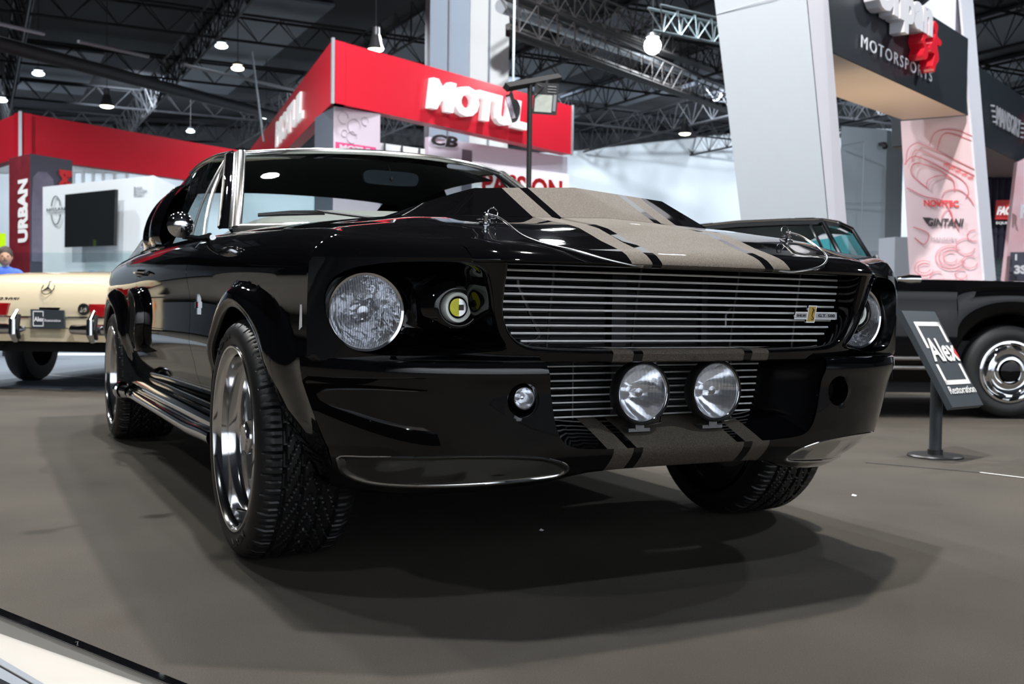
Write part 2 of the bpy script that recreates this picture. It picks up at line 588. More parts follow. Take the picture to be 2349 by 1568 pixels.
# far wall, square to the row of stands
A = at(-1400, 600, 62); Bp = at(2900, 600, 62)
A.z = Bp.z = 0
A = A + (Bp - A) * ((-26.0 - A.x) / (Bp.x - A.x))
def wallq(name, a, b, h, m, thick=.3):
    d = (b - a).normalized(); n = Vector((-d.y, d.x, 0)) * thick
    mb = MB()
    up = Vector((0, 0, h))
    mb.prism([a, b, b + n, a + n], [a + up, b + up, b + n + up, a + n + up])
    return tag(mb.build(name, m, smooth=False), kind='structure')
wallq('wall_back', A, Bp, CH, WALL)
DARKW = noisy('dark_wall_cladding', (0.06, 0.065, 0.075), (0.09, 0.095, 0.11), 0.2, 0.7)
wallq('wall_left', Vector((-26, -19, 0)), A, CH, DARKW)
wallq('wall_right', Bp, Vector((75, -19, 0)), CH, BACKW)
wallq('wall_front', Vector((75, -19, 0)), Vector((-26, -19, 0)), CH, BACKW)
# window band high in the far left wall
u_w = (Bp - A).normalized()
def on_far(px, z, off=-.05):
    """point of the far wall in that pixel column at height z"""
    n = Vector((-u_w.y, u_w.x, 0))
    v = CAM_D + CAM_R * ((px - 1174.5) / CAM_F)
    t = (A - CAM_C).dot(n) / v.dot(n)
    p = CAM_C + v * t + n * off
    return Vector((p.x, p.y, z))
mb = MB()
g = plain('grey_wall_band', (0.33, 0.35, 0.37), .7)
for (a, b, z0, z1) in ((-400, 60, 8.3, 10.4), (120, 420, 8.4, 9.6)):
    p, q = on_far(a, 0), on_far(b, 0)
    n_ = Vector((u_w.y, -u_w.x, 0)) * .06
    mb.prism([p + Vector((0, 0, z0)), q + Vector((0, 0, z0)), q + Vector((0, 0, z1)), p + Vector((0, 0, z1))],
             [p + n_ + Vector((0, 0, z0)), q + n_ + Vector((0, 0, z0)), q + n_ + Vector((0, 0, z1)), p + n_ + Vector((0, 0, z1))])
tag(mb.build('trim_1', g, smooth=False), kind='structure')
for i, px in enumerate((168, 190, 213, 236, 262, 290)):
    mb = MB()
    p = on_far(px, 0)
    mb.box(p.x - .06, p.y - .12, 6.4, p.x + .06, p.y, 9.4)
    tag(mb.build('trim_%d' % (i + 2), g, smooth=False), kind='structure')
# dark sheet added over the wall top, standing in for the roof's gloom
BH = plain('dark_roof_gloom', (.014, .016, .020), .9)
mb = MB()
bp_ = [(-1500, 8.6), (400, 9.3), (990, 9.6), (1300, 10.05), (1690, 11.25), (1900, 11.5)]
lo = [on_far(px, z, -.35) for px, z in bp_]; hi = [on_far(px, 11.6, -.35) for px, z in bp_]
if lo[0].x < X0: pass
mb.grid([lo, hi])
tag(mb.build('trim_30', BH, smooth=False), kind='structure')
# panel joints on the right-hand stretch
jm = plain('wall_joint_grey', (0.40, 0.43, 0.47), .7)
for i, px in enumerate((1960, 2003, 2042)):
    mb = MB(); p = on_far(px, 0)
    mb.box(p.x - .05, p.y - .1, 0, p.x + .05, p.y + .02, 11)
    tag(mb.build('trim_%d' % (i + 10), jm, smooth=False), kind='structure')

# ---- roof trusses
def truss(mb, a, b, h=1.0, w=.5, chord=.07, bay=1.3):
    a = Vector(a); b = Vector(b)
    L = (b - a).length; d = (b - a) / L
    sd = Vector((-d.y, d.x, 0)) * (w / 2); up = Vector((0, 0, h))
    for q in (sd + up, -sd + up, Vector((0, 0, 0))):
        mb.tube([a + q, b + q], chord, 4)
    n = int(L / bay)
    for i in range(n):
        p = a + d * (L * i / n); m_ = a + d * (L * (i + .5) / n); e = a + d * (L * (i + 1) / n)
        for q in (sd + up, -sd + up):
            mb.tube([p + q, m_, e + q], chord * .5, 4, caps=False)
k = 0
vdir = (Bp - A).normalized(); fdir = Vector((vdir.y, -vdir.x, 0))      # fdir: from the far wall towards the viewer
ctr = at(1174, 700, 0.01); ctr.z = 0
def hall(u, w, z):
    """u along the far wall to the right, w metres ahead of the viewer"""
    return ctr + vdir * u - fdir * w + Vector((0, 0, z))
rot = math.radians(28)
def hv(u, w, z):
    """roof steel runs skew to the view, like the car's axis"""
    return Vector((u, w, z))
for x in range(-18, 60, 6):                              # trusses along y
    mb = MB(); truss(mb, (x, -6, 9.9), (x, 66 if x < 30 else 50, 9.9), 1.2, .6, .055, 1.6)
    t_ = mb.build('roof_truss', MT['truss'], smooth=False)
    tag(t_, 'dark steel lattice roof truss running lengthwise under the dark ceiling', 'roof truss', 'lengthwise roof trusses')
for y in range(4, 62, 8):
    mb = MB(); truss(mb, (-30, y, 10.3), (60, y, 10.3), .9, .5, .05, 1.6)
    t_ = mb.build('roof_truss', MT['truss'], smooth=False)
    tag(t_, 'dark steel lattice roof truss running crosswise under the dark ceiling', 'roof truss', 'crosswise roof trusses')
# paler roof sheets between the trusses
sheet = plain('blue_grey_roof_sheet', (0.12, 0.14, 0.18), .6)
mb = MB()
for (x0, y0, w_, l_) in ((13, 22, 3.6, 30), (19, 16, 4, 34), (25, 14, 4, 30), (31, 12, 4, 28), (37, 14, 4, 24), (6.5, 34, 3.5, 18), (-5, 38, 3.5, 12), (0, 46, 3.5, 10), (8, 12, 2.2, 7), (15, 8, 4, 8), (22, 4, 4, 8)):
    mb.box(x0, y0, 11.45, x0 + w_, y0 + l_, 11.55)
tag(mb.build('trim_20', sheet, smooth=False), kind='structure')
# air ducts
def duct(name, a, b, r, m, label):
    mb = MB(); mb.tube([a, b], r, 16)
    tag(mb.build(name, m), label, 'air duct')
duct('air_duct', at(1150, 14, 24), at(1680, 205, 48), .16, plain('silver_duct', (.45, .48, .52), .4, .5), 'long pale silver pipe crossing the ceiling right of the concrete column')
duct('air_duct', at(-60, 85, 26), at(760, 300, 50), .20, MT['truss'], 'dark pipe under the ceiling at upper left')
for i, (oy, m_) in enumerate(((-34, 'dark steel catwalk rack just above the pale silver pipe'), (46, 'dark steel catwalk rack just below the pale silver pipe'))):
    mb = MB()
    for k_ in range(3):
        mb.tube([at(1165, 14 + oy + 9 * k_, 23 + .2 * k_), at(1680, 205 + oy + 5 * k_, 46 + .3 * k_)], .07, 5)
    truss(mb, at(1165, 20 + oy, 22.5), at(1680, 208 + oy, 45), .7, .4, .03, 1.2)
    tag(mb.build('ceiling_rack', plain('dull_brown_steel', (.05, .045, .045), .6), smooth=False), m_, 'rack')
mb = MB(); truss(mb, at(1500, 70, 20), at(1690, 108, 22), .45, .3, .03, .5)
tag(mb.build('lighting_truss', plain('bare_truss_alu', (.35, .42, .45), .4, .6), smooth=False), 'short bare aluminium lighting truss beside the brightest ceiling lamp', 'lighting truss')
for i, (a, b) in enumerate(((( -20, 50, 24), (100, 78, 27)), ((180, 95, 28), (340, 130, 31)), ((420, 148, 33), (680, 208, 38)))):
    mb = MB(); mb.tube([at(*a), at(*b)], .05, 6)
    tag(mb.build('cable_tray', plain('grey_tray', (.30, .32, .36), .5)), ['thin grey tray under the ceiling, nearest the left edge of the view', 'thin grey tray under the ceiling, middle one of three in line', 'thin grey tray under the ceiling, the one closest to the red fascia corner'][i], 'cable tray')

# ---- ceiling lamps
GL = plain('lit_lamp', (1, 1, 1), .3, emit=(.80, .94, 1.0), estr=12)
WG = plain('lit_lamp_warm', (1, 1, 1), .3, emit=(1.0, .84, .62), estr=12)
SG = plain('lit_lamp_brilliant', (1, 1, 1), .3, emit=(.80, .96, 1.0), estr=90)
GG = plain('lit_lamp_greenish', (1, 1, 1), .3, emit=(1.0, 1.0, .80), estr=7)
for (px, py, d, r, kind, label) in (
        (508, 106, 34, .20, 'down', 'round white ceiling downlight left of the red fascia corner, highest of that pair'),
        (88, 169, 36, .20, 'down', 'round white ceiling downlight near the left edge of the hall'),
        (4, 230, 40, .20, 'down', 'round white ceiling downlight cut by the left edge'),
        (610, 269, 46, .18, 'down', 'round white ceiling downlight just above where the red fascia runs down to the roof'),
        (437, 301, 52, .20, 'down', 'small white ceiling downlight just above the left red fascia'),
        (245, 243, 38, .24, 'bell', 'bell-shaped pendant lamp above the left red fascia'),
        (862, 113, 30, .22, 'bell', 'bell-shaped pendant lamp right above the red fascia beside its corner'),
        (1571, 306, 44, .24, 'bell', 'bell-shaped pendant lamp in front of the white wall left of the tall pylon'),
        (545, 157, 32, .19, 'warm', 'warm floodlight on a truss left of the red fascia corner'),
        (1497, 105, 21, .17, 'star', 'brilliant white ceiling lamp left of the tall white pylon')):
    c = at(px, py, d)
    root = thing('ceiling_lamp', label, 'lamp', c)
    mb = MB()
    if kind == 'bell':
        mb.lathe([(.001, .62), (.10, .62), (.11, .40), (.13, .38), (r * .8, .14), (r * 1.1, .0), (r * 1.05, -.01)], c, (0, 0, 1), 24)
    else:
        z0 = .10 if kind != 'star' else .16
        mb.lathe([(.001, z0 + .08), (r * .6, z0 + .08), (r * .8, z0), (r * .5, z0 - .02)], c, (0, 0, 1), 24)
    rel(mb.build('lamp_shade', MT['alulamp']), root)
    mb = MB(); mb.sphere(c + Vector((0, 0, .0)), r, 16, 1, 1, .35 if kind != 'star' else 1)
    rel(mb.build('lit_disc', WG if kind == 'warm' else GG if kind == 'bell' else SG if kind == 'star' else GL), root)
    mb = MB(); mb.tube([c + Vector((0, 0, .2)), Vector((c.x, c.y, CH))], .012, 6)
    rel(mb.build('hanging_rod', MT['truss']), root)

# ---- concrete column behind the red fascia
colm = plain('concrete_light', (0.60, 0.62, 0.62), .7)
colb = plain('concrete_blue_grey', (0.36, 0.43, 0.52), .7)
mb = MB()
a = at(984, 300, 27.5); b = at(1076, 300, 27); c = at(1165, 300, 27)
def vert(p, z): return Vector((p.x, p.y, z))
mb.prism([vert(b, 0), vert(c, 0), vert(c, 0) + Vector((.6, 1.8, 0)), vert(b, 0) + Vector((.6, 1.8, 0))], [vert(b, 11.5), vert(c, 11.5), vert(c, 11.5) + Vector((.6, 1.8, 0)), vert(b, 11.5) + Vector((.6, 1.8, 0))])
cl = mb.build('concrete_column', colm, smooth=False)
tag(cl, 'tall square concrete column rising behind the red fascia with white letters', 'column')
mb = MB()
mb.prism([vert(a, 0), vert(b, 0) + Vector((0, .02, 0)), vert(b, 0) + Vector((.6, 1.8, 0)), vert(a, 0) + Vector((.6, 1.8, 0))], [vert(a, 11.5), vert(b, 11.5) + Vector((0, .02, 0)), vert(b, 11.5) + Vector((.6, 1.8, 0)), vert(a, 11.5) + Vector((.6, 1.8, 0))])
mb.build('column_left_face', colb, cl, smooth=False)  # left face of the column, in a darker bluer tone
mb = MB()
for px, d in ((1028, 27.1), (1120, 26.9)):
    p = at(px, 300, d); mb.box(p.x - .02, p.y - .02, 0, p.x + .02, p.y + .02, 11.4)
mb.build('column_joint', plain('joint_grey', (.25, .28, .33), .6), cl, smooth=False)
for (px0, py0, px1, py1, d) in ((578, 120, 605, 325, 25), (1180, 0, 1177, 190, 22)):
    mb = MB(); mb.tube([at(px0, py0, d), at(px1, py1, d - 1)], .022, 6)
    tag(mb.build('hanging_wire', plain('pale_wire', (.5, .6, .68), .5)), 'thin pale wire hanging %s' % ('left of the red fascia corner' if px0 < 700 else 'in front of the concrete column edge'), 'wire')
# ================================================================== THE BLACK FASTBACK
# frame: x across (0 = centre line), y back from the front axle, z up
car = thing('fastback_car', 'glossy black classic fastback with two taupe racing stripes, parked nose to the viewer', 'car', (0, 0, 0))
P = MT['paint']
MT['barmetal'] = plain('bright_bar_metal', (.97, .96, .97), .25, .35)
MT['spokemetal'] = plain('grey_spoke_metal', (.42, .42, .43), .34, .8)
MT['rimmetal'] = plain('polished_rim', (.86, .86, .87), .10, 1.0)

AF = [(0, -.865), (.2, -.858), (.4, -.845), (.51, -.825), (.574, -.785), (.65, -.735), (.75, -.672), (.82, -.625), (.87, -.59)]
LF = [(0, .33), (.5, .31), (.65, .2), (.87, .02)]
def Fy(x, z):
    x = abs(x)
    return itp(x, AF) + itp(x, LF) * (.77 - z)
XC = [(.24, .765), (.28, .775), (.31, .785), (.36, .81), (.46, .85), (.53, .872), (.56, .875)]
def By(x, z):
    x = abs(x)
    y = -.80 + .26 * min(1.2, x / itp(z, XC)) ** 5.5
    if z < .35: y += .09 * ((.35 - z) / .08) ** 1.5
    return y - .010 * math.exp(-((z - .525) / .02) ** 2)

R_OUT = [(0, 0), (.03, .045), (.1, .064), (.3, .076), (.6, .088), (1.5, .115), (2.2, .125), (3.0, .125), (3.6, .11), (4.4, .05)]
R_IN = [(0, 0), (.02, .016), (.06, .032), (.115, .048), (.25, .093), (.37, .113), (.45, .128), (.8, .150), (1.2, .165), (1.8, .178), (2.6, .18)]
def ylip(x): return Fy(x, .77)
def Tz(x, y):
    x = abs(x)
    s = max(0.0, y - ylip(x))
    w = min(1.0, (x / .84) ** 4)
    ridge = .010 * max(0.0, 1 - x / .30) * sstep(0, .35, s)
    return .77 + (1 - w) * itp(s, R_IN) + w * itp(s, R_OUT) + ridge

# ---- side section
AY, RY, AZ, AR = 0.0, 2.743, 0.3155, 0.35          # axles, arch centre height and radius
SILL = [(.235, -.115), (.28, -.105), (.32, -.080), (.36, -.060), (.43, -.033), (.46, -.028), (.50, -.016), (.54, -.010), (.60, -.014), (.66, -.014), (.72, -.005), (.75, 0)]
WID = [(-.6, .868), (-.4, .874), (0, .882), (.8, .884), (2.0, .888), (2.9, .886), (3.3, .862), (3.7, .80), (3.8, .76)]
CRE = [(-.6, .742), (-.2, .750), (.8, .768), (1.6, .764), (2.2, .750), (3.7, .740)]
def Wd(y): return itp(y, WID)
def Zc(y): return itp(y, CRE)
def zlow(y):
    for c in (AY, RY):
        if abs(y - c) < AR: return AZ + math.sqrt(AR * AR - (y - c) ** 2)
    if y < 0: return .250
    if y < RY: return .250
    return .33
def flare(y, z):
    best = 0
    for c in (AY, RY):
        dy, dz = y - c, z - AZ
        d = math.hypot(dy, dz) - AR
        if dz < -.02 or d > .2: continue
        a = math.atan2(dz, -dy)                      # 0 ahead of the axle, pi behind it
        w = itp(a, [(0, .145), (.55, .14), (.9, .115), (1.3, .068), (1.7, .062), (2.4, .08), (3.14, .09)])
        if c == RY: w = itp(a, [(0, .09), (.9, .085), (1.3, .075), (1.7, .075), (2.4, .09), (3.14, .10)])
        if d < w:
            t = max(0, d) / w
            h = itp(a, [(0, .010), (.5, .022), (1.0, .034), (1.6, .042), (2.4, .036), (3.14, .018)])
            best = max(best, h * (1 - t ** 3.2) * (0.80 + .2 * sstep(0, .25, t)))
    return best
def Xs(y, z):
    """half width below the crease"""
    k = z - Zc(y) + .75
    x = Wd(y) + itp(k, SILL)
    if y < -.2:                                      # the nose side follows the valance corner
        x = lerp(x, min(x, itp(z, XC) + .004), sstep(-.2, -.36, y))
    # swelling ahead of the rear wheel behind the side scoop
    return x + flare(y, z)
def shoulder(y): return Tz(.805, y)
def seam_x(y): return itp(y, [(-.77, .574), (-.65, .602), (-.5, .62), (-.4, .645), (0, .68), (.75, .705)])

def side_column(y, n_low=26, n_up=10, n_top=6):
    """section points from the bottom edge up over the crease and shoulder to the hood seam / belt line"""
    pts = []
    z0 = zlow(y); zc = Zc(y)
    for i in range(n_low):
        z = lerp(z0, zc, i / (n_low - 1))
        pts.append((Xs(y, z), y, z))
    W = pts[-1][0]; zt = shoulder(y)
    for i in range(1, n_up + 1):
        a = i / n_up
        x = W - .022 * a - (W - .022 - .805) * a ** 2.4
        z = zc + (zt - zc) * (1 - (1 - a) ** 1.25)
        pts.append((x, y, z))
    xi = seam_x(y) if y < .80 else lerp(.705, .772, sstep(.80, .95, y))
    for i in range(1, n_top + 1):
        x = lerp(.805, xi, i / n_top)
        z = Tz(x, y) if y < .8 else lerp(Tz(x, y), zt + .004, sstep(.8, .95, y))
        pts.append((x, y, z))
    return pts

def y_stations(a, b):
    ys = set()
    n = max(2, int((b - a) / .03))
    for i in range(n + 1): ys.add(round(lerp(a, b, i / n), 4))
    for c in (AY, RY):
        for k in range(41):
            y = round(c - AR * math.cos(PI * k / 40), 4)
            if a <= y <= b: ys.add(y)
        for y in (c - AR - .0008, c + AR + .0008):
            if a <= y <= b: ys.add(round(y, 4))
    return sorted(ys)

def arch_lip(mb, s, c, a0, a1):
    """rolled edge and inward return round a wheel opening"""
    rows = []
    for dr, dx in ((0, 0), (-.004, -.001), (-.007, -.006), (-.007, -.014), (-.002, -.05), (.004, -.12)):
        row = []
        for k in range(61):
            a = lerp(a0, a1, k / 60)
            y = c - AR * math.cos(a); z = AZ + AR * math.sin(a)
            x = Xs(y, z)
            r = AR + dr
            row.append((s * (x + dx), c - r * math.cos(a), AZ + r * math.sin(a)))
        rows.append(row)
    mb.grid(rows)

def nose_y(x, z):
    return None

def body_panel(name, s, a, b, label=None):
    mb = MB()
    cols = []
    for y in y_stations(a, b):
        cols.append([(s * p[0], p[1], p[2]) for p in side_column(y)])
    if a < -.5:
        # close the corner: front edge swings forward to meet the nose and the valance corner
        for i, p in enumerate(list(cols[0])):
            x, y, z = abs(p[0]), p[1], p[2]
            if i >= 26: continue
            if z < .548: ny = -.54 + (.09 * ((.35 - z) / .08) ** 1.5 if z < .35 else 0)
            else: ny = Fy(min(x, .87), min(z, .77)) + .002
            cols[0][i] = (s * x, ny, z)
        for c_ in cols[1:]:
            for i in range(26):
                x, y, z = c_[i]
                if z < .548:
                    ny = -.54 + (.09 * ((.35 - z) / .08) ** 1.5 if z < .35 else 0)
                    if y < ny: c_[i] = (x, ny, z)
    mb.grid(cols)
    if a < -.5:
        # top of the fender nose, from the lamp opening back to the first full section
        top = side_column(-.575)[25:][::-1]           # seam -> shoulder -> crease
        n = len(top)
        rows = []
        for j in range(13):
            t = j / 12
            row = []
            for i, p in enumerate(top):
                xf = lerp(.574, .868, i / (n - 1)) if True else p[0]
                if p[0] <= .806:
                    xf = lerp(.574, .805, (p[0] - top[0][0]) / (.805 - top[0][0]))
                else:
                    xf = p[0]
                yf = Fy(min(xf, .869), .77 if xf < .85 else .76)
                x = lerp(xf, p[0], t); y = lerp(yf, p[1], t)
                if p[0] <= .806:
                    z = Tz(x, y)
                else:
                    z0_ = .768 if p[2] > .768 else p[2]
                    z = lerp(z0_, p[2], 1 - (1 - t) ** 2.2)
                row.append((s * x, y, z))
            rows.append(row)
        mb.grid(rows)
    if a < AY < b: arch_lip(mb, s, AY, 0.0, PI)
    if a < RY < b: arch_lip(mb, s, RY, 0.0, PI)
    o = mb.build(name, P, car, angle=32)
    if label: o['label'] = label
    return o

fenders = [body_panel('front_fender', s, -.575, .768) for s in (-1, 1)]
doors = [body_panel('door', s, .773, 1.93) for s in (-1, 1)]
quarters = [body_panel('rear_quarter_panel', s, 1.935, 3.72) for s in (-1, 1)]

# dark liner just inside the skins so the panel gaps and arches read black
mb = MB()
for s in (-1, 1):
    for c in (AY, RY):                                # wheel wells
        rows = []
        a0 = 1.15 if c == AY else -.15
        for x in (.56, .885):
            rows.append([(s * x, c - .362 * math.cos(lerp(a0, PI + .15, k / 30)), AZ + .362 * math.sin(lerp(a0, PI + .15, k / 30))) for k in range(31)])
        mb.grid(rows)
        if c == RY: mb.poly([(s * .56, c - .362 * math.cos(lerp(-.15, PI + .15, k / 30)), AZ + .362 * math.sin(lerp(-.15, PI + .15, k / 30))) for k in range(31)])
    for ya, yb in ((.40, 2.36),):
        mb.quad((s * .80, ya, .26), (s * .80, yb, .26), (s * .84, yb, .74), (s * .84, ya, .74))
mb.box(-.58, -.20, .26, .58, 3.6, .30)
mb.box(-.79, .42, .24, .79, 2.32, .28)
mb.box(-.78, 3.12, .33, .78, 3.70, .37)
mb.box(-.75, 3.69, .34, .75, 3.715, .86)
mb.box(-.70, .72, .28, .70, .76, .90)
lin = mb.build('underbody', MT['void'], car, smooth=False)

# rear deck
mb = MB()
rows = []
for y in frange(3.25, 3.72, 6):
    rows.append([(lerp(-.772, .772, k / 16), y, shoulder(y) + .004 + .02 * (1 - abs(k / 8 - 1) ** 2)) for k in range(17)])
mb.grid(rows)
mb.build('rear_deck', P, car)

# ---- hood
def ycowl(x): return .64 + .24 * (abs(x) / .70) ** 2
mb = MB()
ts = [0, .006, .014, .025, .04, .06, .085, .115, .15, .19, .24, .30, .38, .48, .6, .72, .86, 1.0]
rows = []
for t in ts:
    row = []
    for k in range(81):
        u = k / 40 - 1
        x = u * .574
        for _ in range(3):
            y = ylip(x) + t * (ycowl(x) - ylip(x))
            x = u * seam_x(y)
        y = ylip(x) + t * (ycowl(x) - ylip(x))
        row.append((x, y, Tz(x, y)))
    rows.append(row)
lip = rows[0]
pre = []
for dy, dz in ((.030, -.012), (.008, -.012), (.001, -.009), (-.002, -.004)):
    pre.append([(p[0], p[1] + dy, p[2] + dz) for p in lip])
mb.grid(pre + rows)
hood = mb.build('hood', P, car, angle=50)

# raised power bulge on the hood
mb = MB()
def bulge_section(y, xt, zt, zr, xb, zb, ns=8):
    pts = []
    for i in range(ns + 1):
        pts.append((-lerp(xb, xt, i / ns), y[0] if isinstance(y, tuple) else y, lerp(zb, zt, i / ns)))
    return pts
# outline rings: base ring and top ring of the front half, then sections running back
sec = []
for (yt, yb_c, xt, zt, zr, xb, yb_e) in ((-.214, -.41, .305, .988, 1.008, .372, -.35),):
    top = [(-xt, yt, zt), (-.15, yt - .005, (zt + zr) / 2 + .001), (0, yt - .008, zr), (.15, yt - .005, (zt + zr) / 2 + .001), (xt, yt, zt)]
    base = [(-xb, yb_e), (-.19, yb_c + .015), (0, yb_c), (.19, yb_c + .015), (xb, yb_e)]
    base = [(x, y, Tz(x, y) + .001) for x, y in base]
def topline(x, y):
    """top sheet of the bulge, x within +-.305"""
    t = sstep(-.22, .75, y)
    return lerp(.988, .958, t) + .020 * (1 - abs(x) / .305)
front_rows = []
for j in range(9):
    t = j / 8
    row = []
    for k in range(41):
        u = k / 20 - 1
        xb = .372 * u; yb = -.41 + .06 * abs(u) ** 3
        zb = Tz(xb, yb) + .0005
        xt = .305 * u; yt = -.222 + .008 * abs(u); zt = topline(xt, -.22)
        row.append((lerp(xb, xt, t), lerp(yb, yt, t), lerp(zb, zt, t)))
    front_rows.append(row)
mb.grid(front_rows)
top_rows = []
for y in frange(-.214, .60, 12):
    top_rows.append([(.305 * (k / 20 - 1), y - (.008 * (1 - abs(k / 20 - 1)) if y < -.2 else 0), topline(.305 * (k / 20 - 1), y)) for k in range(41)])
mb.grid(top_rows)
for s in (-1, 1):
    r0 = [];
    for j in range(9):
        t = j / 8
        row = []
        for i in range(13):
            q = i / 12
            yt = lerp(-.214, .60, q); yb = lerp(-.35, .60, q)
            xb = lerp(.372, .40, q)
            pb = (s * xb, yb, Tz(xb, yb) + .0005); pt = (s * .305, yt, topline(.305, yt))
            row.append(tuple(lerp(pb[c], pt[c], t) for c in range(3)))
        r0.append(row)
    mb.grid(r0)
sc = mb.build('hood_scoop', P, hood, angle=14)

# ---- nose: the panel round the grille and the lamp openings
GR = [(.511, .768), (.511, .745), (.511, .72), (.5105, .695), (.509, .672), (.506, .655), (.502, .641), (.497, .629), (.491, .618), (.484, .608), (.475, .598),
      (.465, .590), (.453, .583), (.438, .577), (.42, .573), (.39, .5705), (.35, .569), (.28, .5675), (.2, .5665), (.1, .566), (0, .566)]
BK = smooth_poly([(.484, .578), (.53, .571), (.60, .564), (.68, .561), (.747, .564), (.79, .578), (.819, .611), (.836, .655), (.836, .695), (.822, .726), (.790, .746),
                  (.74, .757), (.684, .7615), (.63, .7625), (.585, .760), (.548, .742), (.531, .70), (.521, .655), (.503, .610)], True, 5)
nose = MB()
top_edge = [(x, .77) for x in frange(.511, .86, 20)]
outer = [(0, .550)] + [(x, .550) for x in frange(.03, .86, 40)] + [(.868, .556), (.869, .60), (.869, .66), (.868, .72), (.866, .758)] + top_edge[::-1] + dense(GR, .008, False)
bk = resample(BK, 96)
for s in (-1, 1):
    patch(nose, outer, [bk], .014, lambda x, z: (s * x, Fy(x, z), z))
# rolled edge of the grille opening, returning inwards
G2 = dense(GR, .008, False)
for s in (-1, 1):
    rows = []
    for d, dy in ((0, 0), (.004, .002), (.0075, .007), (.010, .016), (.012, .05), (.014, .13)):
        L = offset(G2, -d, False)
        rows.append([(s * max(0, p[0]) if i < len(L) - 1 else 0.0, Fy(q[0], q[1]) + dy, p[1]) for i, (p, q) in enumerate(zip(L, G2))])
    # offset sign: opening lies towards the centre line / upwards
    nose.grid(rows)
for s in (-1, 1):
    nose.grid([[(s * x, Fy(x, .55) + dy, .550 + dz) for x in frange(0, .86, 44)] for dy, dz in ((0, 0), (.003, -.0025), (.010, -.0035), (.06, -.001))])
nose_o = nose.build('nose_panel', P, car, angle=40)

# ---- headlamp bowls
HL = (.7324, -.5755, .6533); HR = .0839
def bowl(s):
    mb = MB()
    n = 96
    circ = []
    for q in bk:
        a = math.atan2(q[1] - HL[2], q[0] - HL[0])
        circ.append((HL[0] + (HR + .006) * math.cos(a), HL[2] + (HR + .006) * math.sin(a)))
    # even out the angles a little
    rows = []
    C0 = (HL[0], HL[2])
    for t, dy in ((0, 0), (.012, -.006), (.030, -.007), (.050, -.002), (.066, .010)):
        rows.append([(s * lerp(q[0], c[0], t), Fy(q[0], q[1]) + dy, lerp(q[1], c[1], t)) for q, c in zip(bk, circ)])
    for j in range(1, 15):
        t = .066 + .934 * j / 14
        row = []
        for q, c in zip(bk, circ):
            x = lerp(q[0], c[0], t); z = lerp(q[1], c[1], t)
            y0 = Fy(q[0], q[1]) + .010
            k = 1 - (1 - (t - .066) / .934) ** 1.7
            row.append((s * x, lerp(y0, HL[1] + .014, k), z))
        rows.append(row)
    mb.grid(rows, closed=True)
    return mb.build('headlamp_surround', P, nose_o, angle=60)
bowls = [bowl(s) for s in (-1, 1)]

def round_lamp(parent, name, c, r, depth, glass, axis=(0, -1, 0), rim=.004, bulge=.016, housing=None, shade=None, bulb=True):
    """lens, mirror bowl and ring looking along axis"""
    root_m = MB()
    c = Vector(c); ax = Vector(axis).normalized()
    # mirror bowl
    prof = []
    for i in range(14):
        t = i / 13
        prof.append((r * .97 * math.sqrt(1 - t) if t < 1 else .001, -depth * t))
    root_m.lathe(prof, c, ax, 56)
    refl = root_m.build(name, MT['reflector'] if name == 'headlamp' else MT['reflector_smooth'], parent, angle=60)
    ring = MB()
    ring.lathe([(r * .965, -.004), (r * .965, .003), (r + rim * .4, .005), (r + rim, .001), (r + rim, -.012)], c, ax, 64)
    ring.build('lamp_ring', shade or MT['chrome'], refl, angle=60)
    ln = MB()
    pr = []
    for i in range(12):
        t = i / 11
        pr.append((max(.0005, r * .965 * math.sin(t * PI / 2)), .001 + bulge * math.cos(t * PI / 2)))
    ln.lathe(pr, c, ax, 56)
    ln.build('lamp_lens', glass, refl, angle=80)
    if bulb:
        b = MB()
        b.lathe([(r * .001, depth * -.25), (r * .16, depth * -.27), (r * .17, depth * -.6), (r * .2, depth * -.95)], c, ax, 24)
        b.build('bulb_shield', MT['alu'], refl)
    if housing:
        h = MB()
        R0 = r + housing
        h.lathe([(r + .001, .003), (r + housing * .5, .008), (R0, .004), (R0 + .001, -.012), (R0 - .003, -.03), (R0 * .8, -depth * .8), (R0 * .45, -depth * 1.25), (.001, -depth * 1.35)], c, ax, 64)
        h.build('lamp_housing', MT['blackplastic'], refl, angle=50)
    return refl

for s in (-1, 1):
    round_lamp(car, 'headlamp', (s * HL[0], HL[1], HL[2]), HR, .075, MT['headglass'], (s * .03, -1, 0), rim=.006, bulge=.022)
# two round driving lamps in the lower opening
for s in (-1, 1):
    fl = round_lamp(car, 'driving_lamp', (s * .1071, -.736, .472), .0672, .055, MT['lampglass'], rim=.002, bulge=.012, housing=.008, shade=MT['chrome'])
    mb = MB()
    mb.box(s * .1071 - .012, -.728, .385, s * .1071 + .012, -.700, .402)
    mb.box(s * .1071 - .030, -.726, .380, s * .1071 + .030, -.690, .388)
    mb.box(s * .1071 + .038, -.724, .535, s * .1071 + .046, -.700, .548)
    mb.build('lamp_bracket', MT['greymetal'], fl, smooth=False)
    wr = MB()
    wr.tube([(s * .1071 + .030, -.70, .405), (s * .1071 + .045, -.715, .396), (s * .1071 + .062, -.722, .399), (s * .1071 + .07, -.71, .41)], .0022, 6)
    wr.build('lamp_wire', MT['chrome'], fl)

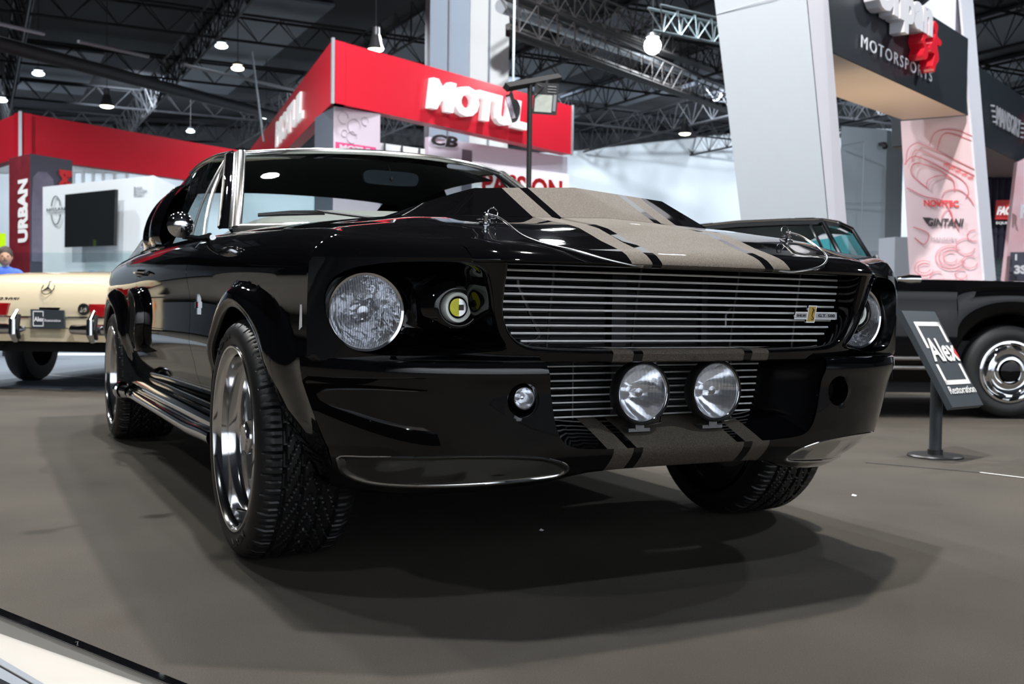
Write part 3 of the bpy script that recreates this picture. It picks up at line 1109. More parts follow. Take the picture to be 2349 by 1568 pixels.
# yellow projector lamps in the bowls
def bowl_y(x, z):
    return -.718
for s in (-1, 1):
    c = Vector((s * .5765, -.718, .666)); ax = Vector((s * -.10, -1, 0)).normalized()
    mb = MB()
    mb.lathe([(.0240, .004), (.0262, .007), (.0315, .007), (.0330, .003), (.0335, -.02)], c, ax, 48)
    pod = mb.build('projector_lamp', MT['halo'], car)
    mb = MB()
    mb.lathe([(.001, -.010), (.017, -.006), (.0205, .001), (.0235, .0045), (.0245, .002)], c, ax, 40)
    mb.build('lamp_body', MT['blackplastic'], pod)
    mb = MB()
    u = Vector((1, 0, 0)); w = Vector((0, 0, 1))
    half = [c + ax * .003 + u * (.0195 * math.cos(a)) + w * (.0195 * math.sin(a)) for a in frange(PI * .47, PI * 1.53, 20)]
    half = [p - u * 0.0 for p in half]
    mb.prism(half, [p + ax * .002 for p in half])
    mb.build('yellow_filter', MT['yellow'], pod, smooth=False)
    mb = MB()
    half = [c + ax * .002 + u * (.0195 * math.cos(a)) + w * (.0195 * math.sin(a)) for a in frange(-PI * .47, PI * .47, 20)]
    mb.prism(half, [p + ax * .002 for p in half])
    mb.build('clear_half', MT['alu'], pod, smooth=False)
    mb = MB()
    mb.box(c.x + .002, c.y - .009, c.z - .006, c.x + .012, c.y - .004, c.z + .006)
    mb.build('bulb_holder', MT['darktext'], pod, smooth=False)
    mb = MB()
    rows = []
    for rr, d in ((.0335, -.004), (.036, .006), (.041, .008), (.050, .001), (.062, -.028), (.066, -.055)):
        rows.append([c + ax * d + (u * math.cos(2 * PI * k / 48) * rr * 1.15 + w * math.sin(2 * PI * k / 48) * rr) + u * (s * .008 * 0) for k in range(48)])
    mb.grid(rows, closed=True)
    mb.build('lamp_socket', P, pod, angle=60)

# ---- lower valance / bumper with scoop opening, ducts and lamp holes
LO = [(.401, .548), (.398, .535), (.395, .525), (.391, .508), (.388, .49), (.384, .465), (.379, .435), (.373, .41), (.364, .388), (.352, .373), (.336, .364), (.315, .359),
      (.285, .3565), (.223, .354), (.1, .354), (0, .354)]
DU = smooth_poly([(.316, .303), (.332, .322), (.36, .334), (.41, .345), (.50, .352), (.60, .352), (.69, .347), (.745, .342), (.786, .335), (.778, .312), (.763, .288), (.735, .271), (.690, .262),
                  (.60, .264), (.50, .270), (.40, .277), (.335, .285)], True, 4)
du = resample(DU, 110)
HO = [(.452 + .038 * math.cos(2 * PI * k / 40), .468 + .038 * math.sin(2 * PI * k / 40)) for k in range(40)]
outer = [(x, .548) for x in frange(.401, .872, 36)] + [(itp(z, XC), z) for z in (.53, .50, .47, .44, .41, .38, .36, .34, .32, .30, .28, .262)] + \
        [(.767, .249), (.740, .243), (.70, .240), (.64, .241), (.56, .246), (.48, .253), (.42, .260), (.37, .268), (.33, .278), (.30, .288), (.26, .296), (.20, .300), (.1, .301), (0, .301)] + \
        dense(LO, .009, False)[::-1]
val = MB()
for s in (-1, 1):
    patch(val, outer, [du, HO], .013, lambda x, z: (s * x, By(x, z), z))
    # lip into the scoop opening
    L0 = dense(LO, .009, False)
    rows = []
    for d, dy in ((0, 0), (.004, .002), (.007, .007), (.009, .016)):
        L = offset(L0, d, False)
        rows.append([(s * max(0, p[0]) if i < len(L) - 1 else 0.0, By(q[0], q[1]) + dy, p[1]) for i, (p, q) in enumerate(zip(L, L0))])
    val.grid(rows)
    # top ledge towards the nose panel
    xs = frange(.401, .872, 40)
    rows = []
    for t, dz in ((0, 0), (.15, .004), (.5, .006), (1.0, .004)):
        rows.append([(s * x, lerp(By(x, .548), max(By(x, .548) + .004, Fy(x, .552) + .004), t), .548 + dz) for x in xs])
    val.grid(rows)
    # bottom return
    bot = [p for p in outer if p[1] < .302][:60]
    bot = sorted(set([p for p in outer if p[1] <= .301 and not (p[0] > .77 and p[1] > .265)]), key=lambda p: p[0])
    rows = []
    for t in (0, .25, .6, 1):
        rows.append([(s * p[0], By(*p) + .16 * t, p[1] - .012 * math.sin(t * PI / 2) + .02 * t * t) for p in bot])
    val.grid(rows)
    # round hole return
    rows = []
    for d, dy in ((0, 0), (.002, .003), (.003, .01), (.003, .06)):
        rows.append([(s * (.452 + (.038 - d) * math.cos(2 * PI * k / 40)), By(.452, .468) + dy, .468 + (.038 - d) * math.sin(2 * PI * k / 40)) for k in range(41)])
    rows[0] = [(s * (.452 + .038 * math.cos(2 * PI * k / 40)), By(.452 + .038 * math.cos(2 * PI * k / 40), .468 + .038 * math.sin(2 * PI * k / 40)), .468 + .038 * math.sin(2 * PI * k / 40)) for k in range(41)]
    val.grid(rows)
valo = val.build('front_bumper', P, car, angle=42)
# inside of the scoop: floor ramp, side walls, roof
sc_in = MB()
def scoop_ring(t):
    """opening outline marching back and inwards, t 0..1"""
    L = offset(dense(LO, .009, False), .009, False)
    out = []
    n = len(L)
    L0 = dense(LO, .009, False)
    for i, (p, q) in enumerate(zip(L, L0)):
        k = sstep(0, 1, t)
        floor_w = 1 - sstep(.36, .42, q[1])
        x = max(0.0, p[0]) - .085 * k * (1 - floor_w * .7) * min(1, p[0] / .3)
        z = p[1] + floor_w * (.045 * t + .02 * math.sin(t * PI / 2))
        y = By(*q) + .016 + t * .17
        out.append((x if i < n - 1 else 0.0, y, z))
    return out
n_side = [i for i, q in enumerate(dense(LO, .009, False)) if q[1] > .372][-1]
for s in (-1, 1):
    sc_in.grid([[(s * p[0], p[1], p[2]) for p in scoop_ring(t / 8)[n_side:]] for t in range(9)])
sc_in.build('scoop_floor', P, valo, angle=50)
sc_in = MB()
for s in (-1, 1):
    sc_in.grid([[(s * p[0], p[1], p[2]) for p in scoop_ring(t / 8)[:n_side + 1]] for t in range(9)])
sc_in.quad((-.42, -.765, .549), (.42, -.765, .549), (.40, -.60, .549), (-.40, -.60, .549))
sc_in.build('scoop_lining', plain('scoop_lining_black', (.004, .004, .005), .22), valo, angle=50)
# holes: deep cups
mb = MB()
for s in (-1, 1):
    mb.lathe([(.035, 0), (.034, -.03), (.028, -.06), (.001, -.065)], (s * .452, By(.452, .468) + .055, .468), (0, -1, 0), 32)
    mb.lathe([(.020, 0), (.018, .0)], (s * .452, By(.452, .468) + .055, .468), (0, -1, 0), 16)
mb.build('lamp_hole_cup', MT['void'], valo)
# small clear lamp in the right-hand hole (the other is empty)
round_lamp(car, 'fog_lamp', (-.441, -.772, .4715), .0225, .03, MT['lampglass'], (-.12, -1, 0), rim=.0025, bulge=.008, housing=.004, shade=MT['alu'], bulb=True)
# chrome duct blades
for s in (-1, 1):
    mb = MB()
    inner = offset(du, 0.0)
    cx = sum(p[0] for p in du) / len(du); cz = sum(p[1] for p in du) / len(du)
    rows = []
    for d, dy in ((0, 0), (.002, -.002), (.004, -.0015), (.006, .001), (.009, .007), (.014, .010)):
        # du runs clockwise or not: shrink towards the inside with a signed offset
        A = sum(a[0] * b[1] - b[0] * a[1] for a, b in zip(du, du[1:] + du[:1]))
        L = offset(du, d if A > 0 else -d)
        rows.append([(s * p[0], By(p[0], p[1]) + dy, p[1]) for p, q in zip(L, du)])
    mb.grid(rows, closed=True)
    Lf = [(p[0] * s, p[2]) for p in rows[-1]]
    def rib(x, z):
        d_ = math.sqrt(min((x - q[0]) ** 2 + (z - q[1]) ** 2 for q in Lf))
        return .0065 * math.sin(x * 62) * sstep(.42, .60, x) * sstep(0, .02, d_)
    patch(mb, Lf, [], .012, lambda x, z: (s * x, By(x, z) + .010 + rib(x, z), z))
    mb.build('brake_duct_blade', MT['chrome'], valo, angle=40)

# ---- grille bars, supports, radiator behind
gr = MB()
BARS = [(.767, .515), (.7435, .508), (.719, .503), (.697, .497), (.6745, .490), (.652, .480), (.630, .470), (.6125, .455), (.597, .44)]
bz = [.767 - .0173 * i for i in range(12)]
grille = None
def bar(z, xw, y0=-.742, r=.0028, sag=.012):
    m = MB()
    pts = [(x, y0 + sag * (x / .5) ** 2 + .0, z) for x in frange(-xw, xw, 25)]
    m.tube(pts, r, 10)
    return m
def bar_w(z): return itp(z, [(.575, .33), (.5785, .365), (.59, .42), (.60, .44), (.62, .462), (.65, .478), (.70, .492), (.77, .506)])
grille = bpy.data.objects.new('grille', None); COL.objects.link(grille); grille.parent = car
for x in (-.345, -.115, .175, .375):
    sup = MB()
    sup.tube([(x, -.735 + .012 * (x / .5) ** 2, .765), (x + .0, -.715, .68), (x, -.70, .575)], .004, 6)
    sup.build('grille_support', MT['blackplastic'], grille)
for i, z in enumerate(bz):
    bar(z, bar_w(z)).build('grille_bar', MT['barmetal'], grille)
lower = bpy.data.objects.new('lower_grille', None); COL.objects.link(lower); lower.parent = car
for x in (-.235, .0, .235):
    lg = MB(); lg.tube([(x, -.632, .54), (x, -.632, .40)], .003, 6)
    lg.build('grille_support', MT['blackplastic'], lower)
for i in range(9):
    z = .531 - .0172 * i
    m = MB()
    m.tube([(x, -.640 + .01 * (x / .4) ** 2, z) for x in frange(-(.333 - .005 * i), .333 - .005 * i, 17)], .0022, 8)
    m.build('grille_bar', MT['barmetal'], lower)
# thin second rows of cooler fins seen through both openings
rad = MB()
rad.box(-.33, -.40, .36, .31, -.36, .755)
radiator = rad.build('radiator', MT['void'], car, smooth=False)
fn = MB()
for i in range(26):
    z = .40 + i * .0135
    fn.box(-.31, -.408, z, -.01, -.401, z + .0022)
    fn.box(.06, -.408, z, .29, -.401, z + .0022)
fn.build('cooling_fins', plain('dark_fin_metal', (.05, .05, .055), .4, .5), radiator, smooth=False)
fm_ = plain('dull_grey_bracket', (.035, .035, .04), .5, .4)
for bx in ((-.345, -.415, .36, -.325, -.385, .76), (.305, -.415, .36, .325, -.385, .76), (.0, -.43, .36, .045, -.39, .76)):
    mb = MB(); mb.box(*bx); mb.build('radiator_post', fm_, radiator, smooth=False)
mb = MB()
mb.tube([(-.318, -.50, .735), (-.317, -.50, .72), (-.245, -.48, .60)], .0055, 8)
mb.tube([(-.245, -.48, .598), (-.30, -.50, .567)], .004, 8)
mb.build('support_rod', MT['greymetal'], radiator)
mb = MB()
mb.lathe([(.001, .0), (.035, .0), (.036, .02), (.036, .16), (.033, .175), (.001, .178)], (-.415, -.47, .56), (0, 0, 1), 24)
mb.build('receiver_drier', plain('dark_blue_canister', (.03, .035, .05), .25, .6), radiator)
mb = MB()
mb.tube([(.36, -.45, .62), (.36, -.45, .655), (.375, -.45, .672), (.43, -.45, .674), (.47, -.45, .672)], [.006, .005, .005, .011, .011], 8)
mb.build('hose', MT['greymetal'], radiator)
mb = MB()
mb.box(-.50, -.36, .30, .50, -.34, .79)
mb.box(-.52, -.60, .30, -.50, -.34, .79)
mb.box(.50, -.60, .30, .52, -.34, .79)
mb.quad((-.52, -.80, .778), (.52, -.80, .778), (.52, -.34, .80), (-.52, -.34, .80))
mb.box(-.42, -.70, .553, .42, -.40, .556)
mb.build('engine_bay_lining', MT['void'], car, smooth=False)

# badge on the grille
bd = MB()
U = Vector((1, -.0, 0)); V = Vector((0, 0, 1)); Nn = Vector((0, -1, 0))
by = -.752
def bplate(mb, x0, z0, x1, z1, y=by, t=.004, sh=0.0):
    zc_ = (z0 + z1) / 2
    q = [(x0 + sh * (z0 - zc_), z0), (x1 + sh * (z0 - zc_), z0), (x1 + sh * (z1 - zc_), z1), (x0 + sh * (z1 - zc_), z1)]
    mb.prism([(a, y, b) for a, b in q], [(a, y - t, b) for a, b in q])
bplate(bd, .335, .6485, .3785, .667, sh=.25)
bplate(bd, .401, .6485, .4760, .667, sh=.0)
bplate(bd, .3745, .640, .402, .6835, by, .006, .18)
badge = bd.build('grille_badge', MT['chrome'], car, smooth=False)
m = MB(); bplate(m, .3775, .6425, .3990, .681, by - .0062, .0008, .18); m.build('gold_plate', MT['gold'], badge, smooth=False)
m = MB(); bplate(m, .338, .6505, .3740, .665, by - .0042, .0006, .25); bplate(m, .404, .6505, .4735, .665, by - .0042, .0006); m.build('silver_plate', plain('brushed_badge', (.55, .55, .57), .4, .6), badge, smooth=False)
m = MB()
text_on(m, 'SHELBY', (.3405, by - .0052, .6545), U, V, .031, .0065, .0006, bold=.03)
text_on(m, 'G.T. 500', (.411, by - .0052, .6540), U, V, .056, .0080, .0006, bold=.04)
m.tube([(.3850, by - .0075, .6500), (.3905, by - .0075, .6470), (.3935, by - .0075, .6510), (.3880, by - .0075, .6570), (.3900, by - .0075, .6640), (.3945, by - .0075, .6720), (.3900, by - .0075, .6770)], [.0006, .0009, .0010, .0010, .0012, .0018, .0008], 6)
m.build('badge_lettering', MT['darktext'], badge, smooth=False)

# hood pins with lanyards
for s in (-1, 1):
    mb = MB()
    b = Vector((s * .452, -.592, Tz(.452, -.592)))
    mb.lathe([(.015, 0), (.015, .002), (.006, .003), (.0055, .016), (.007, .017), (.007, .022), (.0045, .026), (.001, .0265)], b, (0, -.25, 1), 20)
    mb.tube([b + Vector((-.022, 0, .009)), b + Vector((-.010, 0, .010)), b + Vector((.012, 0, .010))], [.001, .003, .003], 8)
    pin = mb.build('hood_pin', MT['chrome'], hood)
    mb = MB()
    cc = b + Vector((s * -.016, -.006, .024))
    ring = [cc + Vector((.0125 * math.cos(2 * PI * k / 24), .0, .0125 * math.sin(2 * PI * k / 24))) for k in range(24)]
    mb.tube(ring, .0016, 8, closed=True)
    cc2 = b + Vector((s * -.015, -.002, .003))
    mb.tube([cc2 + Vector((.012 * math.cos(2 * PI * k / 24), .010 * math.sin(2 * PI * k / 24), 0.001)) for k in range(24)], .0011, 6, closed=True)
    mb.build('pin_ring', MT['chrome'], pin)
    mb = MB()
    cps = [(.445, -.596, .881), (.443, -.64, .872), (.440, -.68, .856), (.433, -.74, .826), (.405, -.79, .806), (.36, -.835, .792), (.31, -.868, .776), (.26, -.876, .766), (.21, -.870, .760), (.178, -.842, .765)]
    path = [(s * x, y, max(z, Tz(x, y) + .003) if y > -.83 else z) for x, y, z in smooth_poly(cps, False, 4)]
    mb.tube(path, .0025, 8)
    mb.tube([(p[0] + .003, p[1] + .003, p[2] - .002) for p in path[:26]], .0015, 6)
    mb.build('lanyard_cable', MT['trimchrome'], pin)

# ---- glasshouse
def yh(x): return 1.16 + .24 * (abs(x) / .585) ** 2          # windscreen header
def yb(x): return .70 + .25 * (abs(x) / .70) ** 2             # windscreen base
def zb(x): return .948 - .014 * (abs(x) / .70) ** 2
XE = [(1.16, .585), (1.4, .587), (1.7, .600), (2.2, .606), (2.6, .610), (3.0, .63), (3.4, .67), (3.6, .69)]
ZE = [(1.16, 1.262), (1.4, 1.270), (1.7, 1.287), (1.95, 1.290), (2.27, 1.272), (2.68, 1.220), (2.94, 1.130), (3.2, 1.02), (3.45, .91), (3.55, .88)]
def crown(y): return itp(y, [(1.16, .022), (1.6, .030), (2.4, .032), (3.0, .03), (3.5, .012)])
def roof_pt(u, y):
    x = u * itp(y, XE)
    return (x, y, itp(y, ZE) + crown(y) * (1 - abs(u) ** 2.4))
def roof_row(y0, us):
    out = []
    for u in us:
        fade = 1 - sstep(1.16, 2.1, y0)
        x = u * .587
        y = y0 + (yh(x) - 1.16) * fade
        out.append(roof_pt(u, y))
    return out
us = [-1, -.985, -.95, -.9] + frange(-.82, .82, 17) + [.9, .95, .985, 1]
ysr = [1.16, 1.19, 1.25, 1.33, 1.45, 1.6, 1.75, 1.9, 2.05, 2.2, 2.35, 2.48, 2.55]
mb = MB()
mb.grid([roof_row(y, us) for y in ysr])
ys2 = frange(2.55, 3.36, 12)
for ua, ub in ((-1, -.80), (.80, 1)):
    mb.grid([[roof_pt(u, y) for u in frange(ua, ub, 6)] for y in ys2])
mb.grid([[roof_pt(u, y) for u in us] for y in frange(3.30, 3.52, 4)])
roof = mb.build('roof', P, car, angle=40)
mb = MB()
mb.grid([[tuple(Vector(roof_pt(u, y)) + Vector((0, 0, -.004))) for u in frange(-.80, .80, 13)] for y in frange(2.55, 3.30, 10)])
mb.build('rear_window', MT['pane'], roof, angle=60)
# headliner
mb = MB()
mb.grid([[(p[0] * .96, p[1] + .02, p[2] - .035) for p in roof_row(y, us)] for y in ysr[1:]])
mb.build('headliner', MT['void'], roof)
# windscreen
def ws_pt(u, v):
    xb_, xt_ = .700 * u, .583 * u
    a = Vector((xb_, yb(xb_), zb(xb_))); b = Vector((xt_, yh(xt_), itp(yh(xt_), ZE) - .006 + crown(1.16) * (1 - abs(u) ** 2.4)))
    p = a.lerp(b, v)
    bow = math.sin(PI * v) * .016
    return p + Vector((0, -bow * .8, bow))
mb = MB()
mb.grid([[ws_pt(u, v) for u in frange(-.972, .972, 31)] for v in frange(.03, .97, 12)])
screen = mb.build('windscreen', MT['screenpane'], car, angle=80)
def path_u(u, v0, v1, n=14): return [ws_pt(u, v) for v in frange(v0, v1, n)]
mb = MB()
for s in (-1, 1):
    base = path_u(s * .985, .0, 1.0)
    mb.grid([[p + Vector((s * dx, dy, dz)) for p in base] for dx, dy, dz in ((-.026, .004, .002), (-.022, -.009, .008), (-.010, -.015, .010), (.004, -.015, .009), (.014, -.008, .004), (.020, .008, 0))])
mb.grid([[ws_pt(u, 1.0) + Vector((0, dy, dz)) for u in frange(-1, 1, 41)] for dy, dz in ((-.012, -.016), (-.018, -.008), (-.012, .002), (.004, .008), (.02, .008))])
mb.grid([[ws_pt(u, 0.0) + Vector((0, dy, dz)) for u in frange(-1, 1, 41)] for dy, dz in ((.012, .016), (.002, .016), (-.010, .008), (-.022, -.004), (-.03, -.012))])
mb.build('windscreen_trim', MT['trimchrome'], screen, angle=60)
# black pillars
for s in (-1, 1):
    mb = MB()
    A = [Vector(ws_pt(s, v)) for v in frange(0, 1, 12)]
    mb.grid([[p + Vector((s * dx, dy, 0)) for p in A] for dx, dy in ((-.02, .05), (.0, .012), (.014, .012), (.024, .025), (.032, .05), (.022, .075))])
    mb.build('windscreen_pillar', P, car, angle=60)
# cowl between hood and windscreen
mb = MB()
xs = frange(-.705, .705, 31)
mb.grid([[(x, ycowl(x) - .02, Tz(min(abs(x), .70), ycowl(x) - .02) - .012) for x in xs], [(x, yb(x) - .02, zb(x) - .014) for x in xs], [(x, yb(x) + .02, zb(x) + .0) for x in xs]])
mb.build('cowl', P, car)
# dashboard
mb = MB()
mb.grid([[(x * .93, yb(x) + dy, zb(x) + dz * (1 - (abs(x) / .705) ** 6)) for x in xs] for dy, dz in ((.01, -.005), (.06, .035), (.16, .070), (.28, .082), (.40, .078), (.44, .06), (.445, -.15))])
mb.build('dashboard', MT['trim_grey'], car, angle=50)
# interior floor of the cabin so the glass has dark behind the lower edge
mb = MB()
mb.box(-.72, 1.1, .30, .72, 3.3, .62)
for s in (-1, 1):
    for y in (1.75,):
        mb.box(s * .42 - .24, y, .45, s * .42 + .24, y + .16, .90)
mb.build('cabin_seats', MT['void'], car, smooth=False)
# interior mirror
mb = MB()
q = []
c = Vector((-.028, 1.16, 1.176))
shape = smooth_poly([(-.105, .024), (0, .029), (.105, .024), (.108, -.018), (.06, -.026), (-.06, -.026), (-.108, -.018)], True, 5)
mb.prism([c + Vector((x, 0, z)) for x, z in shape], [c + Vector((x * .98, .018, z * .95)) for x, z in shape])
im = mb.build('interior_mirror', plain('mirror_back', (.020, .028, .036), .6, 0, 0, .2), car)
mb = MB()
mb.tube([c + Vector((0, .01, .0)), c + Vector((0, .02, .04)), c + Vector((-.02, .05, .10))], .004, 8)
mb.sphere(c + Vector((0, -.003, -.002)), .009, 12)
mb.build('mirror_stalk', MT['blackplastic'], im)

# side glass, sail panels, rails
BELT = lambda y: shoulder(y) + .004
def side_pt(y, t, s):
    xb_, zb_ = .772, BELT(min(y, 3.5))
    xt_, zt_ = itp(y, XE), itp(y, ZE)
    return Vector((s * (lerp(xb_, xt_, t) + .022 * math.sin(PI * t)), y, lerp(zb_, zt_, t)))
for s in (-1, 1):
    mb = MB()
    rows = []
    for v in frange(0, 1, 9):
        y0 = lerp(1.02, 1.43, v)
        rows.append([side_pt(lerp(y0, lerp(2.22, 2.12, v), k / 14), v * .97 + .01, s) for k in range(15)])
    mb.grid(rows)
    sg = mb.build('side_window', MT['pane'], car, angle=80)
    mb = MB()
    edge = [side_pt(lerp(1.43, 3.3, k / 30), 1.0, s) + Vector((s * .006, 0, 0)) for k in range(31)]
    front = [Vector(ws_pt(s, v)) + Vector((s * .030, .06, 0)) for v in frange(0.02, .99, 10)]
    mb.tube(front + edge[:14], .006, 8)
    mb.tube([side_pt(lerp(1.06, 1.47, v), v * .96, s) + Vector((s * .002, 0, 0)) for v in frange(0, 1, 10)], .005, 8)
    mb.tube([side_pt(lerp(1.30, 1.47, v), v * .90 + .02, s) + Vector((s * .003, 0, 0)) for v in frange(0, 1, 10)], .0045, 8)
    mb.tube([side_pt(y, 0.0, s) + Vector((s * .004, 0, .002)) for y in frange(.98, 2.2, 12)], .005, 8)
    mb.build('window_trim', MT['trimchrome'], sg)
    mb = MB()
    rows = []
    for v in frange(0, 1, 10):
        rows.append([side_pt(lerp(lerp(2.22, 2.12, v), lerp(3.50, 3.45, v), k / 16), v, s) for k in range(17)])
    mb.grid(rows)
    sail = mb.build('sail_panel', P, car, angle=60)
    # upper side scoop on the sail panel
    mb = MB()
    rows = []
    for k in range(13):
        q = k / 12
        y = lerp(2.02, 2.75, q)
        h = .052 * math.sin(PI * min(1, q * 1.9 + .1)) ** .6 if q < .47 else .052 * (1 - sstep(.45, 1, q))
        row = []
        for j in range(13):
            t = lerp(.06, .80, j / 12)
            p = side_pt(y, t, s)
            out = h * math.sin(PI * j / 12) ** .35
            row.append(p + Vector((s * (out + .004), 0, out * .2)))
        rows.append(row)
    mb.grid(rows)
    mb.build('upper_side_scoop', P, sail, angle=60)
    # door mirror
    mb = MB()
    c = Vector((s * .915, .70, .925)) if s > 0 else Vector((-.925, .63, .915))
    mb.sphere(c, .041, 28, 1, .75, 1)
    dm = mb.build('door_mirror', MT['chrome'], car)
    mb = MB()
    ft = Vector((s * .822, c.y + .06, Tz(.80, c.y + .05) - .006))
    mb.tube([c + Vector((-s * .012, .015, -.035)), ft.lerp(c, .4) + Vector((0, 0, -.02)), ft], [.009, .008, .014], 10)
    mb.tube([ft + Vector((0, -.04, -.004)), ft + Vector((0, .05, .002))], [.010, .010], 10)
    mb.build('mirror_stalk', MT['chrome'], dm)
    # door handle
    mb = MB()
    y0 = 1.74
    xh = Xs(y0, .75) - .005
    zh_ = Zc(y0) + .030
    mb.tube([(s * (xh + .008), y0 - .085, zh_ + .004), (s * (xh + .030), y0 - .06, zh_ + .006), (s * (xh + .030), y0 + .05, zh_ + .006), (s * (xh + .006), y0 + .08, zh_ + .004)], [.009, .008, .008, .008], 8)
    mb.lathe([(.014, 0), (.014, .01), (.010, .022), (.001, .024)], (s * (xh - .004), y0 + .11, zh_), (s, 0, 0), 16)
    mb.build('door_handle', MT['chrome'], doors[0 if s < 0 else 1])
    # side scoop ahead of the rear wheel
    mb = MB()
    def sp(y, z, o): return Vector((s * (Xs(y, min(z, Zc(y))) - flare(y, z) + o), y, z))
    ring = smooth_poly([(2.02, .735), (1.87, .725), (1.80, .66), (1.79, .56), (1.83, .485), (1.93, .462), (2.04, .50), (2.09, .60), (2.08, .70)], True, 5)
    cy_, cz_ = 1.96, .60
    rows = []
    for t, o in ((1.0, .001), (.985, .018), (.95, .028), (.90, .028), (.86, .020)):
        rows.append([sp(lerp(cy_, y, t), lerp(cz_, z, t), o * (1.25 if y < cy_ else .9)) for y, z in ring])
    mb.grid(rows, closed=True)
    side = mb.build('side_scoop', P, quarters[0 if s < 0 else 1], angle=60)
    mb = MB()
    rows = []
    for t, o in ((.88, .022), (.80, .012), (.6, .004), (.3, .003), (.01, .003)):
        rows.append([sp(lerp(cy_, y, t), lerp(cz_, z, t), o) for y, z in ring])
    mb.grid(rows, closed=True)
    for yy in (1.90, 1.96, 2.02):
        mb.tube([sp(yy, z, .012) for z in frange(.50, .70, 8)], .012, 8)
    mb.build('scoop_slats', MT['blackplastic'], side, angle=60)
    mb = MB()
    sp_pts = [[sp(lerp(1.86, 1.52, t), .482 + .022 * (1 - t) * u_, .001 + .020 * (1 - abs(u_)) * (1 - t)) for u_ in (-1, -.5, 0, .5, 1)] for t in frange(0, 1, 8)]
    mb.grid(sp_pts)
    mb.build('scoop_spear', P, side, angle=60)
    # fender badge
    mb = MB()
    xf = Xs(.62, .66)
    for (ya, yb2, za, zb2) in ((.60, .665, .655, .675), (.615, .635, .635, .70)):
        mb.box(s * xf, ya, za, s * (xf + .006), yb2, zb2)
    fb = mb.build('fender_badge', MT['chrome'], fenders[0 if s < 0 else 1], smooth=False)
    m = MB(); m.box(s * (xf + .006), .605, .660, s * (xf + .0068), .613, .672); m.build('red_enamel', MT['redtext'], fb, smooth=False)
    # chrome rocker and side pipe
    mb = MB()
    rows = []
    ys_ = frange(.365, 2.36, 30)
    for a in frange(-PI * .5, PI * .62, 12):
        rows.append([(s * (.812 + .055 * math.cos(a)), y, .300 + .048 * math.sin(a)) for y in ys_])
    mb.grid(rows)
    mb.tube([(s * .868, y, .262 + .01 * sstep(.8, .4, y)) for y in frange(.38, 2.24, 16)] + [(s * .885, 2.29, .266), (s * .893, 2.32, .27)], [.024] * 16 + [.030, .038], 16, caps=False)
    mb.lathe([(.034, 0), (.041, .005), (.041, .02), (.03, .03), (.026, -.06)], (s * .895, 2.30, .272), (s * .35, .94, .05), 24)
    mb.build('chrome_side_pipe', MT['chrome'], car, angle=50)

# wipers
for (a, b, c2) in (((on_y(592, 491, .93)), on_y(745, 486, .80), on_y(872, 502, .70)), ((on_y(905, 498, .74)), on_y(990, 492, .72), on_y(1050, 500, .68))):
    mb = MB()
    mb.tube([a, a.lerp(b, .5) + Vector((0, 0, .003)), b], [.004, .007, .007], 6)
    mb.tube([b + Vector((-.03, 0, .004)), b, c2], [.003, .006, .006], 6)
    wp = mb.build('wiper', MT['trimchrome'], car)
    mb = MB()
    mb.tube([a + Vector((0, 0, -.006)), a.lerp(b, .5) + Vector((0, 0, -.006)), b + Vector((0, 0, -.007))], .0035, 5)
    mb.build('wiper_blade', MT['blackplastic'], wp)

